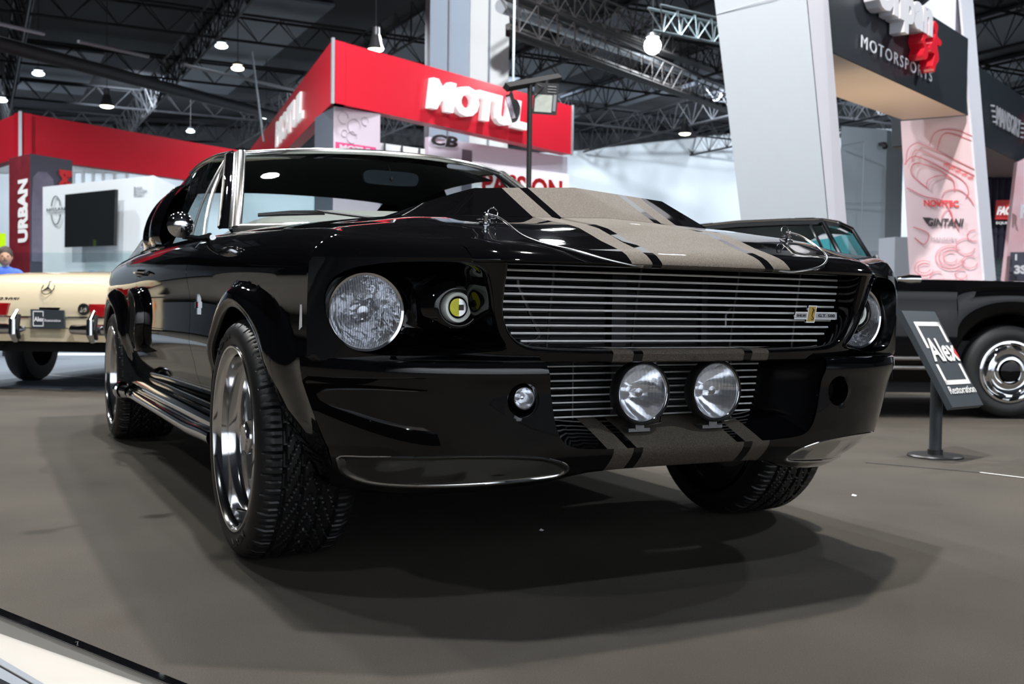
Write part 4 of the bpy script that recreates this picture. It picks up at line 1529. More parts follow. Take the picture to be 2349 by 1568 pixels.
# ---- wheels
def wheel(s, yc, xo, w, name='wheel'):
    hub = Vector((s * xo, yc, AZ))
    n = 468
    # (radius, inset from the outer face)
    half = [(.236, .020), (.243, .008), (.252, .003), (.268, .000), (.284, .002), (.297, .009), (.305, .018), (.3105, .028)]
    prof = list(half)
    groove = [.24, .41, .59, .76]
    xs_ = frange(.033, w - .033, 44)
    for x in xs_:
        q = x / w
        r = .3150 - .0045 * abs(2 * q - 1) ** 2.5
        if any(abs(q - g) < .018 for g in groove): r -= .008
        prof.append((r, x))
    prof += [(r, w - x) for r, x in half[::-1]]
    mb = MB()
    rows = []
    for r, x in prof:
        q = x / w
        row = []
        for k in range(n):
            rr = r
            if r > .3045:
                if q < .24 or q > .76:
                    kk = k % 13
                    if kk == 0: rr -= .006
                    if kk in (4, 9) and (.09 < q < .21 or .79 < q < .91): rr -= .0035
                else:
                    if (k + int(150 * abs(q - .5))) % 13 < 2: rr -= .006
            a = 2 * PI * k / n
            row.append((s * (xo - x), yc + rr * math.sin(a), AZ + rr * math.cos(a)))
        rows.append(row)
    mb.grid(rows, closed=True)
    t = MB()
    tyre = mb.build('tyre', MT['rubber'], car, angle=28)
    # raised sidewall lettering
    tx = MB()
    for a0 in (.35, .35 + PI):
        vs, fs = text_geo('NEXEN', 1.0, .5, bold=.02)
        xa = min(v.x for v in vs); xb_ = max(v.x for v in vs)
        out = []
        for v in vs:
            ang = a0 - ((v.x - xa) / (xb_ - xa) - .5) * .55 * (-s)
            r = .262 + v.y * .026
            out.append((s * (xo + .0005 + .0012 * (v.z + .5)), yc + r * math.sin(ang) * (1), AZ + r * math.cos(ang)))
        tx.add(out, fs)
    tx.build('sidewall_lettering', MT['rubber'], tyre, smooth=False)
    # rim
    mb = MB()
    rim = [(.246, w - .02), (.246, .022), (.2465, .006), (.243, .001), (.238, .002), (.235, .010), (.228, .018), (.222, .022), (.2185, .040), (.2165, .060), (.210, .066), (.204, .069), (.2005, .085), (.198, .12), (.196, w - .05), (.205, w - .03), (.232, w - .02), (.240, w - .008)]
    mb.lathe([(r, -x) for r, x in rim], hub, (s, 0, 0), 96)
    ro = mb.build('rim', MT['rimmetal'], car, angle=45)
    mb = MB()
    mb.lathe([(.1995, -.122), (.060, -.122)], hub, (s, 0, 0), 48)
    mb.build('dark_wheel_backing', MT['void'], ro)  # black disc added behind the spokes to stand in for shade
    mb = MB()
    mb.lathe([(.165, -.160), (.165, -.170), (.05, -.172)], hub, (s, 0, 0), 48)
    mb.lathe([(.197, -.152), (.160, -.156)], hub, (s, 0, 0), 48)
    mb.build('brake_disc', MT['greymetal'], ro)
    mb = MB()
    mb.lathe([(.078, -.110), (.075, -.088), (.060, -.080), (.046, -.078), (.046, -.050), (.043, -.040), (.036, -.036), (.034, -.032), (.001, -.030)], hub, (s, 0, 0), 40)
    mb.build('wheel_centre', MT['alu'], ro, angle=35)
    for k in range(5):
        a = 2 * PI * k / 5 + .31
        ca, sa = math.cos(a), math.sin(a)
        def wp(r, tt, x): return (s * (xo - x), yc + r * sa + tt * ca, AZ + r * ca - tt * sa)
        sp_ = MB()
        rows = []
        for q in frange(0, 1, 8):
            r = lerp(.045, .2035, q)
            hw = itp(q, [(0, .015), (.25, .011), (.6, .009), (.85, .010), (1, .018)])
            front = itp(q, [(0, .058), (.3, .068), (.8, .085), (1, .088)])
            back = front + itp(q, [(0, .05), (.5, .038), (1, .03)])
            rows.append([wp(r, -hw, back), wp(r, -hw, front + .006), wp(r, -hw * .45, front), wp(r, hw * .45, front), wp(r, hw, front + .006), wp(r, hw, back)])
        sp_.grid(rows, closed=True)
        sp_.build('wheel_spoke', MT['spokemetal'], ro, angle=30)
        lug = MB()
        lug.lathe([(.011, -.085), (.011, -.066), (.007, -.060), (.001, -.060)], Vector(wp(.062, 0, 0)) * 1.0, (s, 0, 0), 6) if False else lug.lathe([(.009, -.084), (.009, -.062), (.001, -.058)], Vector((hub.x, yc + .060 * math.sin(a + .63), AZ + .060 * math.cos(a + .63))), (s, 0, 0), 6)
        lug.build('lug_nut', MT['chrome'], ro, smooth=False)
    vl = MB()
    vl.tube([(s * (xo - .060), yc + .04, AZ - .205), (s * (xo - .022), yc + .036, AZ - .195)], .004, 8)
    vl.build('valve_stem', MT['alu'], ro)
    return tyre

for s in (-1, 1):
    wheel(s, AY, .902, .258)
    wheel(s, RY, .902, .285)

# small paper tag on the fender edge beside the headlamp
mb = MB()
q = [Vector((-.8735, -.555, .668)), Vector((-.8735, -.566, .668)), Vector((-.877, -.580, .620)), Vector((-.877, -.560, .613))]
mb.prism(q, [p + Vector((-.0012, -.0005, 0)) for p in q])
tag(mb.build('paper_tag', plain('white_tag_paper', (.7, .7, .72), .5), smooth=False), 'tiny white paper tag stuck to the fender edge beside the near headlamp', 'tag')
# ================================================================== EXHIBITION STANDS
def slab(mb, quad, thick):
    """closed slab whose front face is the quad; thick is the vector to its back"""
    t = Vector(thick)
    mb.prism(quad, [p + t for p in quad])
def vq(a, b, z0, z1): return [vert(a, z0), vert(b, z0), vert(b, z1), vert(a, z1)]

# -- red fascia with white letters
A0 = at(763, 165, 17.0); B0 = at(1312, 290, 22.3); L0 = at(590, 325, 27.4)
L0 = A0 + (L0 - A0) * 1.25
ZT, ZB = 5.0, 3.985
stand = thing('red_fascia', 'tall red fascia with big white letters above the parked black car', 'fascia', vert(A0, 0))
back = Vector((.25, .9, 0))
mb = MB()
mb.prism([vert(A0, ZB), vert(B0, ZB), vert(B0, ZB) + Vector((-.12, .25, 0)), vert(A0, ZB) + Vector((.1, .3, 0))],
         [vert(A0, ZT), vert(B0, ZT), vert(B0, ZT) + Vector((-.12, .25, 0)), vert(A0, ZT) + Vector((.1, .3, 0))])
mb.prism([vert(L0, ZB), vert(A0, ZB), vert(A0, ZB) + Vector((.25, .1, 0)), vert(L0, ZB) + Vector((.25, .1, 0))],
         [vert(L0, ZT), vert(A0, ZT), vert(A0, ZT) + Vector((.25, .1, 0)), vert(L0, ZT) + Vector((.25, .1, 0))])
rel(mb.build('fascia_panel', MT['redpanel'], smooth=False), stand)
mb = MB()
silver = plain('silver_edge_profile', (.6, .6, .64), .3, .6)
for p in (A0, B0):
    mb.box(p.x - .025, p.y - .03, ZB - .02, p.x + .025, p.y + .02, ZT + .02)
rel(mb.build('corner_profile', silver, smooth=False), stand)
mb = MB()
uR = (vert(B0, 0) - vert(A0, 0)); LEN = uR.length; uR.normalize()
nR = uR.cross(Vector((0, 0, 1)))
pa = vert(A0, 0) + uR * ((0))
def fascia_pt(px, z):
    v = CAM_D + CAM_R * ((px - 1174.5) / CAM_F)
    n = Vector((uR.y, -uR.x, 0))
    t = (A0 - CAM_C).dot(n) / v.dot(n)
    p = CAM_C + v * t
    return Vector((p.x, p.y, z))
p0 = fascia_pt(970, 4.23); p1 = fascia_pt(1192, 4.23)
text_on(mb, 'MOTUL', p0, uR, (0, 0, 1), (p1 - p0).length, .56, .12, bold=.06, shear=.12)
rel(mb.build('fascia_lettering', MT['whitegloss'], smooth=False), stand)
mb = MB()
uL = (vert(A0, 0) - vert(L0, 0)).normalized()
def left_pt(px, z):
    n = Vector((uL.y, -uL.x, 0)); v = CAM_D + CAM_R * ((px - 1174.5) / CAM_F)
    t = (A0 - CAM_C).dot(n) / v.dot(n); p = CAM_C + v * t
    return Vector((p.x, p.y, z))
p0 = left_pt(632, 4.23); p1 = left_pt(694, 4.23)
text_on(mb, 'MOTUL', p0, uL, (0, 0, 1), (p1 - p0).length, .56, .04, bold=.06, shear=.12)
rel(mb.build('side_lettering', MT['whitegloss'], smooth=False), stand)

# -- printed column under the corner
PINKP = plain('pale_pink_print', (0.66, 0.55, 0.64), .5)
pc = thing('printed_column', 'pale printed column with faint drawing below the red fascia corner', 'column', vert(at(763, 400, 17.3), 0))
c0 = at(722, 300, 18.4); c1 = at(765, 300, 17.25); c2 = at(871, 300, 17.9)
mb = MB(); mb.prism([vert(c1, 0), vert(c2, 0), vert(c2, 0) + Vector((-.1, .8, 0)), vert(c0, 0)], [vert(c1, ZB-.01), vert(c2, ZB-.01), vert(c2, ZB-.01) + Vector((-.1, .8, 0)), vert(c0, ZB-.01)])
rel(mb.build('column_core', plain('slate_grey_print', (.12, .14, .18), .5), smooth=False), pc)
u2 = (c2 - c1); u2.z = 0; w2 = u2.length; u2.normalize(); n2 = Vector((u2.y, -u2.x, 0))
mb = MB(); slab(mb, [p + n2 * .012 for p in vq(c1, c2, .02, ZB - .02)], -n2 * .011)
rel(mb.build('front_print', PINKP, smooth=False), pc)
mb = MB(); o_ = vert(c1, 3.22) + n2 * .014 + u2 * .03
mb.quad(o_, o_ + u2 * (w2 * .88), o_ + u2 * (w2 * .88) + Vector((0, 0, .17)), o_ + Vector((0, 0, .17)))
rel(mb.build('pink_label', plain('pink_label', (.70, .07, .22), .5), smooth=False), pc)
mb = MB(); text_on(mb, 'MOTUL', o_ + u2 * .08 + n2 * .003 + Vector((0, 0, .03)), u2, (0, 0, 1), w2 * .72, .11, .004, bold=.04)
rel(mb.build('label_lettering', PINKP, smooth=False), pc)
mb = MB()
for cxp, czp, rr in ((.18, 3.80, .10), (.40, 3.68, .13), (.62, 3.80, .07), (.35, 3.50, .10), (.2, 3.55, .06)):
    cc = vert(c1, czp) + u2 * cxp + n2 * .016
    mb.tube([cc + u2 * (rr * math.cos(a_)) + Vector((0, 0, rr * math.sin(a_))) for a_ in frange(0, 5.2, 18)], .006, 4)
rel(mb.build('line_drawing', plain('grey_line', (.42, .36, .42), .6), smooth=False), pc)

# -- wall under the fascia with the red word
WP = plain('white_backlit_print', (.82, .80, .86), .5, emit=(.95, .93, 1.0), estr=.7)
pw = thing('graphic_wall', 'white wall panel with the red word PASSION below the red fascia', 'wall panel', vert(at(1150, 400, 21), 0))
g0 = at(983, 330, 20.2); g1 = at(1302, 330, 22.6)
u3 = (g1 - g0); u3.z = 0; w3 = u3.length; u3.normalize(); n3 = Vector((u3.y, -u3.x, 0))
mb = MB(); slab(mb, vq(g0, g1, 0, 3.97), -n3 * .12)
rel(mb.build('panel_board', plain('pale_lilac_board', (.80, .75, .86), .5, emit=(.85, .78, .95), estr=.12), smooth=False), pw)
def onw(px, z, off=.02):
    v = CAM_D + CAM_R * ((px - 1174.5) / CAM_F); t = (g0 + n3 * off - CAM_C).dot(n3) / v.dot(n3); p = CAM_C + v * t
    return Vector((p.x, p.y, z))
mb = MB(); slab(mb, vq(onw(1068, 0), onw(1300, 0), 1.0, 3.60), -n3 * .015)
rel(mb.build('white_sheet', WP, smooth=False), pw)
mb = MB(); a_ = onw(1101, 2.98, .03); b_ = onw(1284, 2.98, .03)
text_on(mb, 'PASSION', a_, u3, (0, 0, 1), (b_ - a_).length, .46, .015, bold=.03)
rel(mb.build('red_word', MT['redtext'], smooth=False), pw)
mb = MB(); a_ = onw(984, 3.82, .03); b_ = onw(1044, 3.82, .03)
text_on(mb, 'CB', a_, u3, (0, 0, 1), (b_ - a_).length, .22, .01, bold=.04, shear=.2)
rel(mb.build('dark_letters', MT['darktext'], smooth=False), pw)
mb = MB(); slab(mb, vq(onw(1055, 0, .022), onw(1078, 0, .022), 3.0, 3.82), -n3 * .006)
rel(mb.build('bottle_print', plain('grey_bottle_print', (.30, .28, .36), .5), smooth=False), pw)

# -- white partition behind, seen between the printed column and the graphic wall
mb = MB(); p, q = at(872, 300, 25), at(985, 300, 26)
slab(mb, vq(p, q, 0, 4.6), (0.1, .2, 0))
pt_ = mb.build('partition_wall', MT['white'], smooth=False)
tag(pt_, 'plain white partition with thin dark joints left of the lilac wall panel', 'partition')
mb = MB()
for px in (882, 922, 962):
    p_ = at(px, 300, 24.9 + (px - 872) / 113 * 1.0); mb.box(p_.x - .02, p_.y - .04, 0, p_.x + .02, p_.y, 4.6)
mb.build('partition_joint', MT['darktext'], pt_, smooth=False)

# -- left red fascia with its printed column
A1 = at(46, 300, 23.8); B1 = at(430, 350, 27.7); C1 = at(0, 315, 24.9)
B1 = A1 + (B1 - A1) * 1.6; C1 = A1 + (C1 - A1) * 3
s2 = thing('red_fascia', 'plain red fascia beam on the left side of the hall', 'fascia', vert(A1, 0))
mb = MB()
for a, b in ((A1, B1), (C1, A1)):
    d = vert(b, 0) - vert(a, 0); d.normalize(); n = Vector((-d.y, d.x, 0)) * .25
    mb.prism([vert(a, 3.98), vert(b, 3.98), vert(b, 3.98) + n, vert(a, 3.98) + n], [vert(a, 4.99), vert(b, 4.99), vert(b, 4.99) + n, vert(a, 4.99) + n])
rel(mb.build('fascia_panel', MT['redpanel'], smooth=False), s2)
mb = MB(); mb.box(A1.x - .035, A1.y - .05, 3.96, A1.x + .035, A1.y + .02, 5.01)
rel(mb.build('corner_profile', silver, smooth=False), s2)

uc = thing('printed_column', 'dark red and slate printed column with white vertical word URBAN', 'column', vert(at(70, 600, 23.4), 0))
e0 = at(22, 450, 24.0); e1 = at(69, 450, 23.2); e2 = at(166, 450, 24.2)
ua = (e1 - e0); ua.z = 0; wa = ua.length; ua.normalize(); na = Vector((ua.y, -ua.x, 0))
ub = (e2 - e1); ub.z = 0; wb = ub.length; ub.normalize(); nb = Vector((ub.y, -ub.x, 0))
mb = MB(); mb.prism([vert(e0, 0), vert(e1, 0), vert(e2, 0), vert(e0 + (e2 - e1), 0)], [vert(e0, 3.97), vert(e1, 3.97), vert(e2, 3.97), vert(e0 + (e2 - e1), 3.97)])
rel(mb.build('column_core', plain('slate_print', (.075, .08, .11), .5), smooth=False), uc)
mb = MB(); slab(mb, [p + na * .012 for p in vq(e0, e1, .01, 3.96)], -na * .01)
rel(mb.build('red_side_print', noisy('dark_red_city_print', (.10, .005, .012), (.42, .03, .05), 2.6, .5, detail=8), smooth=False), uc)
mb = MB()
o_ = vert(e0, 2.03) + na * .016 + ua * (wa * .92)
text_on(mb, 'URBAN', o_, (0, 0, 1), -ua, 1.40, wa * .46, .006, bold=.05)
rel(mb.build('white_word', MT['whitegloss'], smooth=False), uc)
mb = MB()
o_ = vert(e1, 3.30) + nb * .014 + ub * (wb * .97)
text_on(mb, 'M', o_, (0, 0, 1), -ub, .42, wb * .30, .006, bold=.08)
rel(mb.build('red_letter', MT['redtext'], smooth=False), uc)
mb = MB()
hp = [(.03, 2.75), (.06, 3.45), (.18, 3.60), (.38, 3.62), (.53, 3.48), (.58, 3.2), (.60, 2.8), (.95, 2.5), (.95, 1.6), (.03, 1.6)]
mb.poly([vert(e1, z) + ub * (wb * x) + nb * .006 for x, z in hp])
rel(mb.build('rider_print', noisy('grey_violet_print', (.10, .09, .14), (.28, .26, .36), 3, .5), smooth=False), uc)

# -- white car-maker wall with a screen
n0 = at(98, 500, 16.0); n1 = at(352, 500, 14.4); n1b = at(402, 500, 15.6)
un = (n1 - n0); un.z = 0; wn = un.length; un.normalize(); nn = Vector((un.y, -un.x, 0))
HN = 2.44
nw = thing('display_wall', 'white display wall with a wall screen and a round grey maker emblem', 'display wall', vert(n0, 0))
mb = MB(); mb.prism([vert(n0, 0), vert(n1, 0), vert(n1b, 0), vert(n0 + (n1b - n1), 0)], [vert(n0, HN), vert(n1, HN), vert(n1b, HN), vert(n0 + (n1b - n1), HN)])
rel(mb.build('wall_board', plain('pale_blue_white_board', (.74, .80, .86), .5), smooth=False), nw)
def onn(px, py, off=.01):
    v = CAM_D + CAM_R * ((px - 1174.5) / CAM_F) - CAM_U * ((py - 784) / CAM_F)
    t = (n0 + nn * off - CAM_C).dot(nn) / v.dot(nn); return CAM_C + v * t
mb = MB()
em = (onn(128, 482, .02))
for sgn in (1, -1):
    mb.tube([em + un * (.30 * .42 * math.cos(a_) * 1.0) + Vector((0, 0, .19 * math.sin(a_) * 1.12 * 1.0)) for a_ in (frange(.30, PI - .30, 20) if sgn > 0 else frange(-.30, -PI + .30, 20))], .008, 6)
text_on(mb, 'NISSAN', onn(108, 485, .02), un, (0, 0, 1), (onn(149, 485) - onn(108, 485)).length, .045, .01, space=1.15)
rel(mb.build('maker_emblem', plain('grey_emblem', (.10, .12, .13), .4), smooth=False), nw)
mb = MB()
mb.cur = 0
a_ = onn(308, 443, .01); b_ = onn(308, 430, .01)
mb.quad(onn(307, 450), onn(311, 450), onn(311, 428), onn(307, 428))
for i, t_ in enumerate(('NISSAN', 'INTELLIGENT', 'MOBILITY')):
    text_on(mb, t_, onn(313, 433 + 8 * i, .01), un, (0, 0, 1), (.035 * len(t_)) * .65, .026, .004)
rel(mb.build('small_lettering', plain('grey_small_text', (.3, .33, .37), .5), smooth=False), nw)
mb = MB()
for i, (t_, w_) in enumerate((('NISSAN', .34), ('INTELLIGENT', .56))):
    text_on(mb, t_, onn(223, 631 + 19 * i, .01), un, (0, 0, 1), w_, .056, .004)
mb.poly([onn(199, 650), onn(217, 650), onn(217, 632), onn(210, 640)])
rel(mb.build('large_lettering', plain('grey_large_text', (.16, .20, .23), .5), smooth=False), nw)
mb = MB()
for k_ in range(3):
    pts = [onn(200 + (6 + 5 * k_) * math.sin(q_), 620 + (6 + 5.5 * k_) * math.cos(q_), .012) for q_ in frange(.0, 1.5, 8)]
    mb.tube(pts, .010, 4)
rel(mb.build('blue_waves', plain('blue_print', (.05, .30, .62), .5), smooth=False), nw)
tv = thing('wall_screen', 'large dark switched-off flat screen hung on the white display wall', 'television', vert(onn(205, 500), 1.2))
mb = MB()
q4 = [onn(148, 567, .16), onn(261, 563, .16), onn(264, 434, .16), onn(149, 446, .16)]
mb.prism(q4, [p - nn * .05 for p in q4])
rel(mb.build('screen_body', plain('dark_screen', (.012, .014, .016), .06), smooth=False), tv)
mb = MB(); cq = onn(207, 505, .06); mb.box(cq.x - .05, cq.y - .03, cq.z - .12, cq.x + .05, cq.y + .03, cq.z + .12)
rel(mb.build('wall_bracket', MT['darktext'], smooth=False), tv)

# -- glass balustrade and a visitor behind the cream car
mb = MB(); slab(mb, vq(at(-60, 600, 13.9), at(300, 600, 13.5), .12, 1.33), (0, .012, 0))
tag(mb.build('glass_balustrade', MT['clearpane'], smooth=False), 'clear glass balustrade in front of the white display wall', 'balustrade')
mb = MB(); p = at(-20, 530, 15); q = at(13, 530, 15)
slab(mb, [Vector((p.x, p.y, 1.42)), Vector((q.x, q.y, 1.42)), Vector((q.x, q.y, 1.66)), Vector((p.x, p.y, 1.66))], (0, .03, 0))
mb.box((p.x + q.x) / 2 - .02, p.y - .0, 0, (p.x + q.x) / 2 + .02, p.y + .03, 1.45)
tag(mb.build('green_sign', plain('lime_green_board', (.45, .72, .0), .5), smooth=False), 'lime green board on a post at the left edge of the view', 'sign')

# ================================================================== right-hand stand
LW = noisy('white_pylon_shaded', (.34, .375, .42), (.36, .395, .44), .8, .5)  # white board darkened: the front's shade is put into its colour
LW2 = plain('white_pylon_lit', (.74, .74, .82), .45)  # same white left pale, as the lit side shows it
def pylon(name, label, tops, bots, back):
    pass
# tall leaning white pylon
py1 = thing('leaning_pylon', 'tall white leaning pylon left of the dark motorsports beam', 'pylon', vert(at(1800, 700, 9.2), 0))
def lean(px_top, px_bot, d):
    """edge of a leaning board: seen at px_top in row 0 and px_bot in row 500, run on to floor and beyond the top"""
    a = at(px_top, 0, d); b = at(px_bot, 500, d)
    k = (b - a) / (b.z - a.z)
    return a + k * (0 - a.z), a + k * (5.6 - a.z)
f0b, f0t = lean(1639, 1699, 9.3); f1b, f1t = lean(1850, 1898, 9.0); f2b, f2t = lean(1898, 1939, 9.9)
f3b = f0b + (f2b - f1b); f3t = f0t + (f2t - f1t)
mb = MB(); mb.prism([f0b, f1b, f2b, f3b], [f0t, f1t, f2t, f3t])
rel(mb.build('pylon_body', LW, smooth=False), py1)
mb = MB(); e_ = (f1b - f2b).normalized(); nn_ = Vector((-(f2b - f1b).y, (f2b - f1b).x, 0)).normalized() * -.008
mb.quad(f1b + nn_, f2b + nn_, f2t + nn_, f1t + nn_)
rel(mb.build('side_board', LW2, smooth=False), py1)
mb = MB()
for z0, z1 in ((1.30, 1.36), (3.30, 3.45)):
    t0 = (z0) / 5.6; t1 = z1 / 5.6
    pa_ = f0b.lerp(f0t, t0); pb_ = f1b.lerp(f1t, t1)
    mb.tube([pa_ + Vector((0, -.003, 0)), pb_ + Vector((0, -.003, 0))], .003, 4)
rel(mb.build('board_joint', plain('joint_line', (.45, .48, .55), .6), smooth=False), py1)

# dark beam with lettering
DB = MT['darkfascia']
b0 = at(1880, 60, 9.95); b1 = at(2218, 200, 13.2)
z_lo, z_hi = 3.2, 4.14
ubm = (b1 - b0); ubm.z = 0; ubm.normalize(); nbm = Vector((ubm.y, -ubm.x, 0))
bm_ = thing('dark_beam', 'dark slate overhead beam lettered MOTORSPORTS between two white pylons', 'beam', vert(b0, z_lo))
k0 = at(1880, 200, 11.9); k1 = at(2070, 272, 13.6)
mb = MB()
mb.prism(vq(b0, b1, z_lo, z_hi), [vert(k0, z_lo), vert(k1, z_lo), vert(k1, z_hi), vert(k0, z_hi)])
rel(mb.build('beam_body', DB, smooth=False), bm_)
mb = MB()
o3 = Vector((0, 0, -.01))
mb.quad(vert(b0, z_lo) + o3, vert(b1, z_lo) + o3, vert(k1, z_lo) + o3, vert(k0, z_lo) + o3)
rel(mb.build('beam_underside', plain('warm_cream_soffit', (.80, .66, .55), .6), smooth=False), bm_)
def onb(px, py, off=.02):
    v = CAM_D + CAM_R * ((px - 1174.5) / CAM_F) - CAM_U * ((py - 784) / CAM_F)
    t = (b0 + nbm * off - CAM_C).dot(nbm) / v.dot(nbm); return CAM_C + v * t
mb = MB()
a_ = onb(1975, 108); b_ = onb(2137, 190)
zz = 3.37
a_.z = zz; b_.z = zz
text_on(mb, 'MOTORSPORTS', a_, ubm, (0, 0, 1), (b_ - a_).length, .125, .006, bold=.0, space=1.25)
rel(mb.build('beam_lettering', plain('pale_grey_letters', (.62, .64, .70), .5), smooth=False), bm_)
mb = MB()
a_ = onb(1978, 50, .02); b_ = onb(2106, 110, .02); a_.z = b_.z = (a_.z + b_.z) / 2
text_on(mb, 'Unpan', a_, ubm, (0, 0, 1), (b_ - a_).length, .52, .16, bold=.06)
rel(mb.build('white_logo_letters', plain('white_3d_letters', (.74, .74, .80), .4), smooth=False), bm_)
mb = MB()
for pts in (((2118, 22), (2125, 48), (2131, 62), (2128, 85), (2122, 92), (2129, 112), (2128, 132), (2120, 136), (2117, 122), (2121, 110), (2116, 92), (2119, 72), (2114, 50)),
            ((2145, 48), (2152, 60), (2150, 82), (2160, 95), (2157, 106), (2150, 104), (2154, 135), (2147, 150), (2144, 165), (2140, 150), (2144, 125), (2136, 118), (2134, 104), (2142, 92), (2146, 78), (2142, 60))):
    f_ = [onb(x, y, .17) for x, y in smooth_poly([(float(a), float(b)) for a, b in pts], True, 3)]
    mb.prism(f_, [p - nbm * .16 for p in f_])
rel(mb.build('red_logo_glyph', plain('red_3d_glyph', (.70, .01, .03), .4), smooth=False), bm_)

up_ = b0.lerp(k1, .55)
lamp('soffit_uplight', (up_.x, up_.y, 1.6), 55, (1.0, .80, .58), .06, (up_.x + .4, up_.y, 3.2), 2.2)
# second pylon: printed panel and white frame
PK = plain('pink_white_print', (.74, .58, .64), .5)
p2 = thing('printed_pylon', 'pale pink pylon printed with red engine drawing and tuner names', 'pylon', vert(at(2160, 700, 13.4), 0))
def edge2(pt, yt, pb, yb_, d):
    a = at(pt, yt, d); b = at(pb, yb_, d); k = (b - a) / (b.z - a.z)
    return a + k * (0 - a.z), a + k * (4.0 - a.z)
q0b, q0t = edge2(2066, 275, 2087, 640, 13.75); q1b, q1t = edge2(2222, 275, 2253, 640, 13.3); q2b, q2t = edge2(2249, 275, 2279, 640, 13.9)
q0t = q0b.lerp(q0t, 3.2 / 4.0)
q1tt = q1b + (q1t - q1b) * (4.95 / 4.0); q2tt = q2b + (q2t - q2b) * (4.95 / 4.0)
q1low = q1b.lerp(q1t, 3.2 / 4)
mb = MB(); bk_ = (q2b - q1b)
mb.prism([q0b, q1b, q2b, q0b + bk_], [q0t, q1low, q1low + bk_, q0t + bk_])
rel(mb.build('pylon_body', PK, smooth=False), p2)
mb = MB()
fr_ = (q0b - q1b).normalized() * .03
mb.prism([q1b, q2b, q2b - fr_, q1b - fr_], [q1tt, q2tt, q2tt - fr_, q1tt - fr_])
top_l = at(2112, 18, 14.3); top_l.z = 4.85
mb.prism([Vector((q1tt.x, q1tt.y, 4.14)), q1tt, top_l, Vector((top_l.x, top_l.y, 4.14))], [Vector((q1tt.x, q1tt.y, 4.14)) + bk_, q1tt + bk_, top_l + bk_, Vector((top_l.x, top_l.y, 4.14)) + bk_])
rel(mb.build('white_frame', LW2, smooth=False), p2)
u5 = (q1b - q0b); u5.z = 0; w5 = u5.length; u5.normalize(); n5 = Vector((u5.y, -u5.x, 0)) * 1.0
up5 = (q0t - q0b).normalized()
n5 = u5.cross(up5).normalized()
if n5.dot(CAM_C - q0b) < 0: n5 = -n5
def onp(px, py, off=.05):
    v = CAM_D + CAM_R * ((px - 1174.5) / CAM_F) - CAM_U * ((py - 784) / CAM_F)
    t = (q0b + n5 * off - CAM_C).dot(n5) / v.dot(n5); return CAM_C + v * t
for (txt, x0, x1, yb5, h, mat_, nm) in (('NOVITEC', 2120, 2200, 473, .085, 'redtext', 'red_name'), ('GINTANI', 2128, 2212, 519, .105, 'darktext', 'dark_name'), ('MANSORY', 2137, 2197, 553, .055, None, 'grey_name')):
    mb = MB(); a_ = onp(x0, yb5); b_ = onp(x1, yb5 + (2 if txt != 'GINTANI' else 1))
    text_on(mb, txt, a_, (b_ - a_), up5, (b_ - a_).length, h, .004, bold=.03 if mat_ else 0, shear=.3 if txt == 'GINTANI' else 0)
    if txt == 'GINTANI': mb.poly([onp(2116, 498), onp(2136, 499), onp(2126, 514)])
    rel(mb.build(nm, MT[mat_] if mat_ else plain('grey_name', (.35, .28, .33), .5), smooth=False), p2)
mb = MB()
def dline(pts, r=.006):
    mb.tube([onp(x, y, .05) for x, y in smooth_poly(pts, False, 4)], r, 4)
dline([(2078, 378), (2082, 345), (2098, 330), (2120, 333), (2235, 388)])
dline([(2092, 372), (2094, 352), (2108, 344), (2150, 362), (2235, 402)])
dline([(2132, 334), (2142, 308), (2165, 297), (2200, 300), (2230, 312)])
dline([(2150, 345), (2158, 316), (2176, 305), (2228, 322)])
dline([(2074, 378), (2100, 358), (2160, 385), (2210, 415), (2222, 440), (2215, 455)])
dline([(2128, 432), (2095, 405), (2090, 385), (2105, 374), (2150, 388), (2185, 412), (2190, 440)])
dline([(2125, 432), (2130, 412), (2160, 402), (2185, 412)])
dline([(2160, 455), (2170, 438), (2200, 435), (2222, 452), (2234, 470)])
dline([(2080, 430), (2120, 450), (2165, 462), (2185, 500), (2200, 530)])
dline([(2160, 500), (2168, 485), (2180, 482), (2188, 510)])
dline([(2095, 520), (2130, 536), (2120, 560), (2098, 545)])
for cx5, cy5, r5 in ((2180, 590, 34), (2180, 590, 26), (2180, 590, 16), (2120, 615, 22), (2120, 615, 14), (2215, 565, 22), (2225, 600, 18), (2235, 540, 16), (2150, 635, 16), (2205, 628, 14)):
    dline([(cx5 + r5 * math.cos(a5), cy5 + r5 * .8 * math.sin(a5)) for a5 in frange(.2, 5.4, 12) if cx5 + r5 * math.cos(a5) < 2244], .005)
rel(mb.build('red_engine_drawing', plain('pale_red_line', (.68, .16, .20), .6), smooth=False), p2)
mb = MB()
for i5 in range(5):
    text_on(mb, 'MMMM'[:2], onp(2165 + i5 * 14, 383 + i5 * 7.5), u5, up5, .06, .05, .003)
rel(mb.build('red_part_lettering', MT['redtext'], smooth=False), p2)

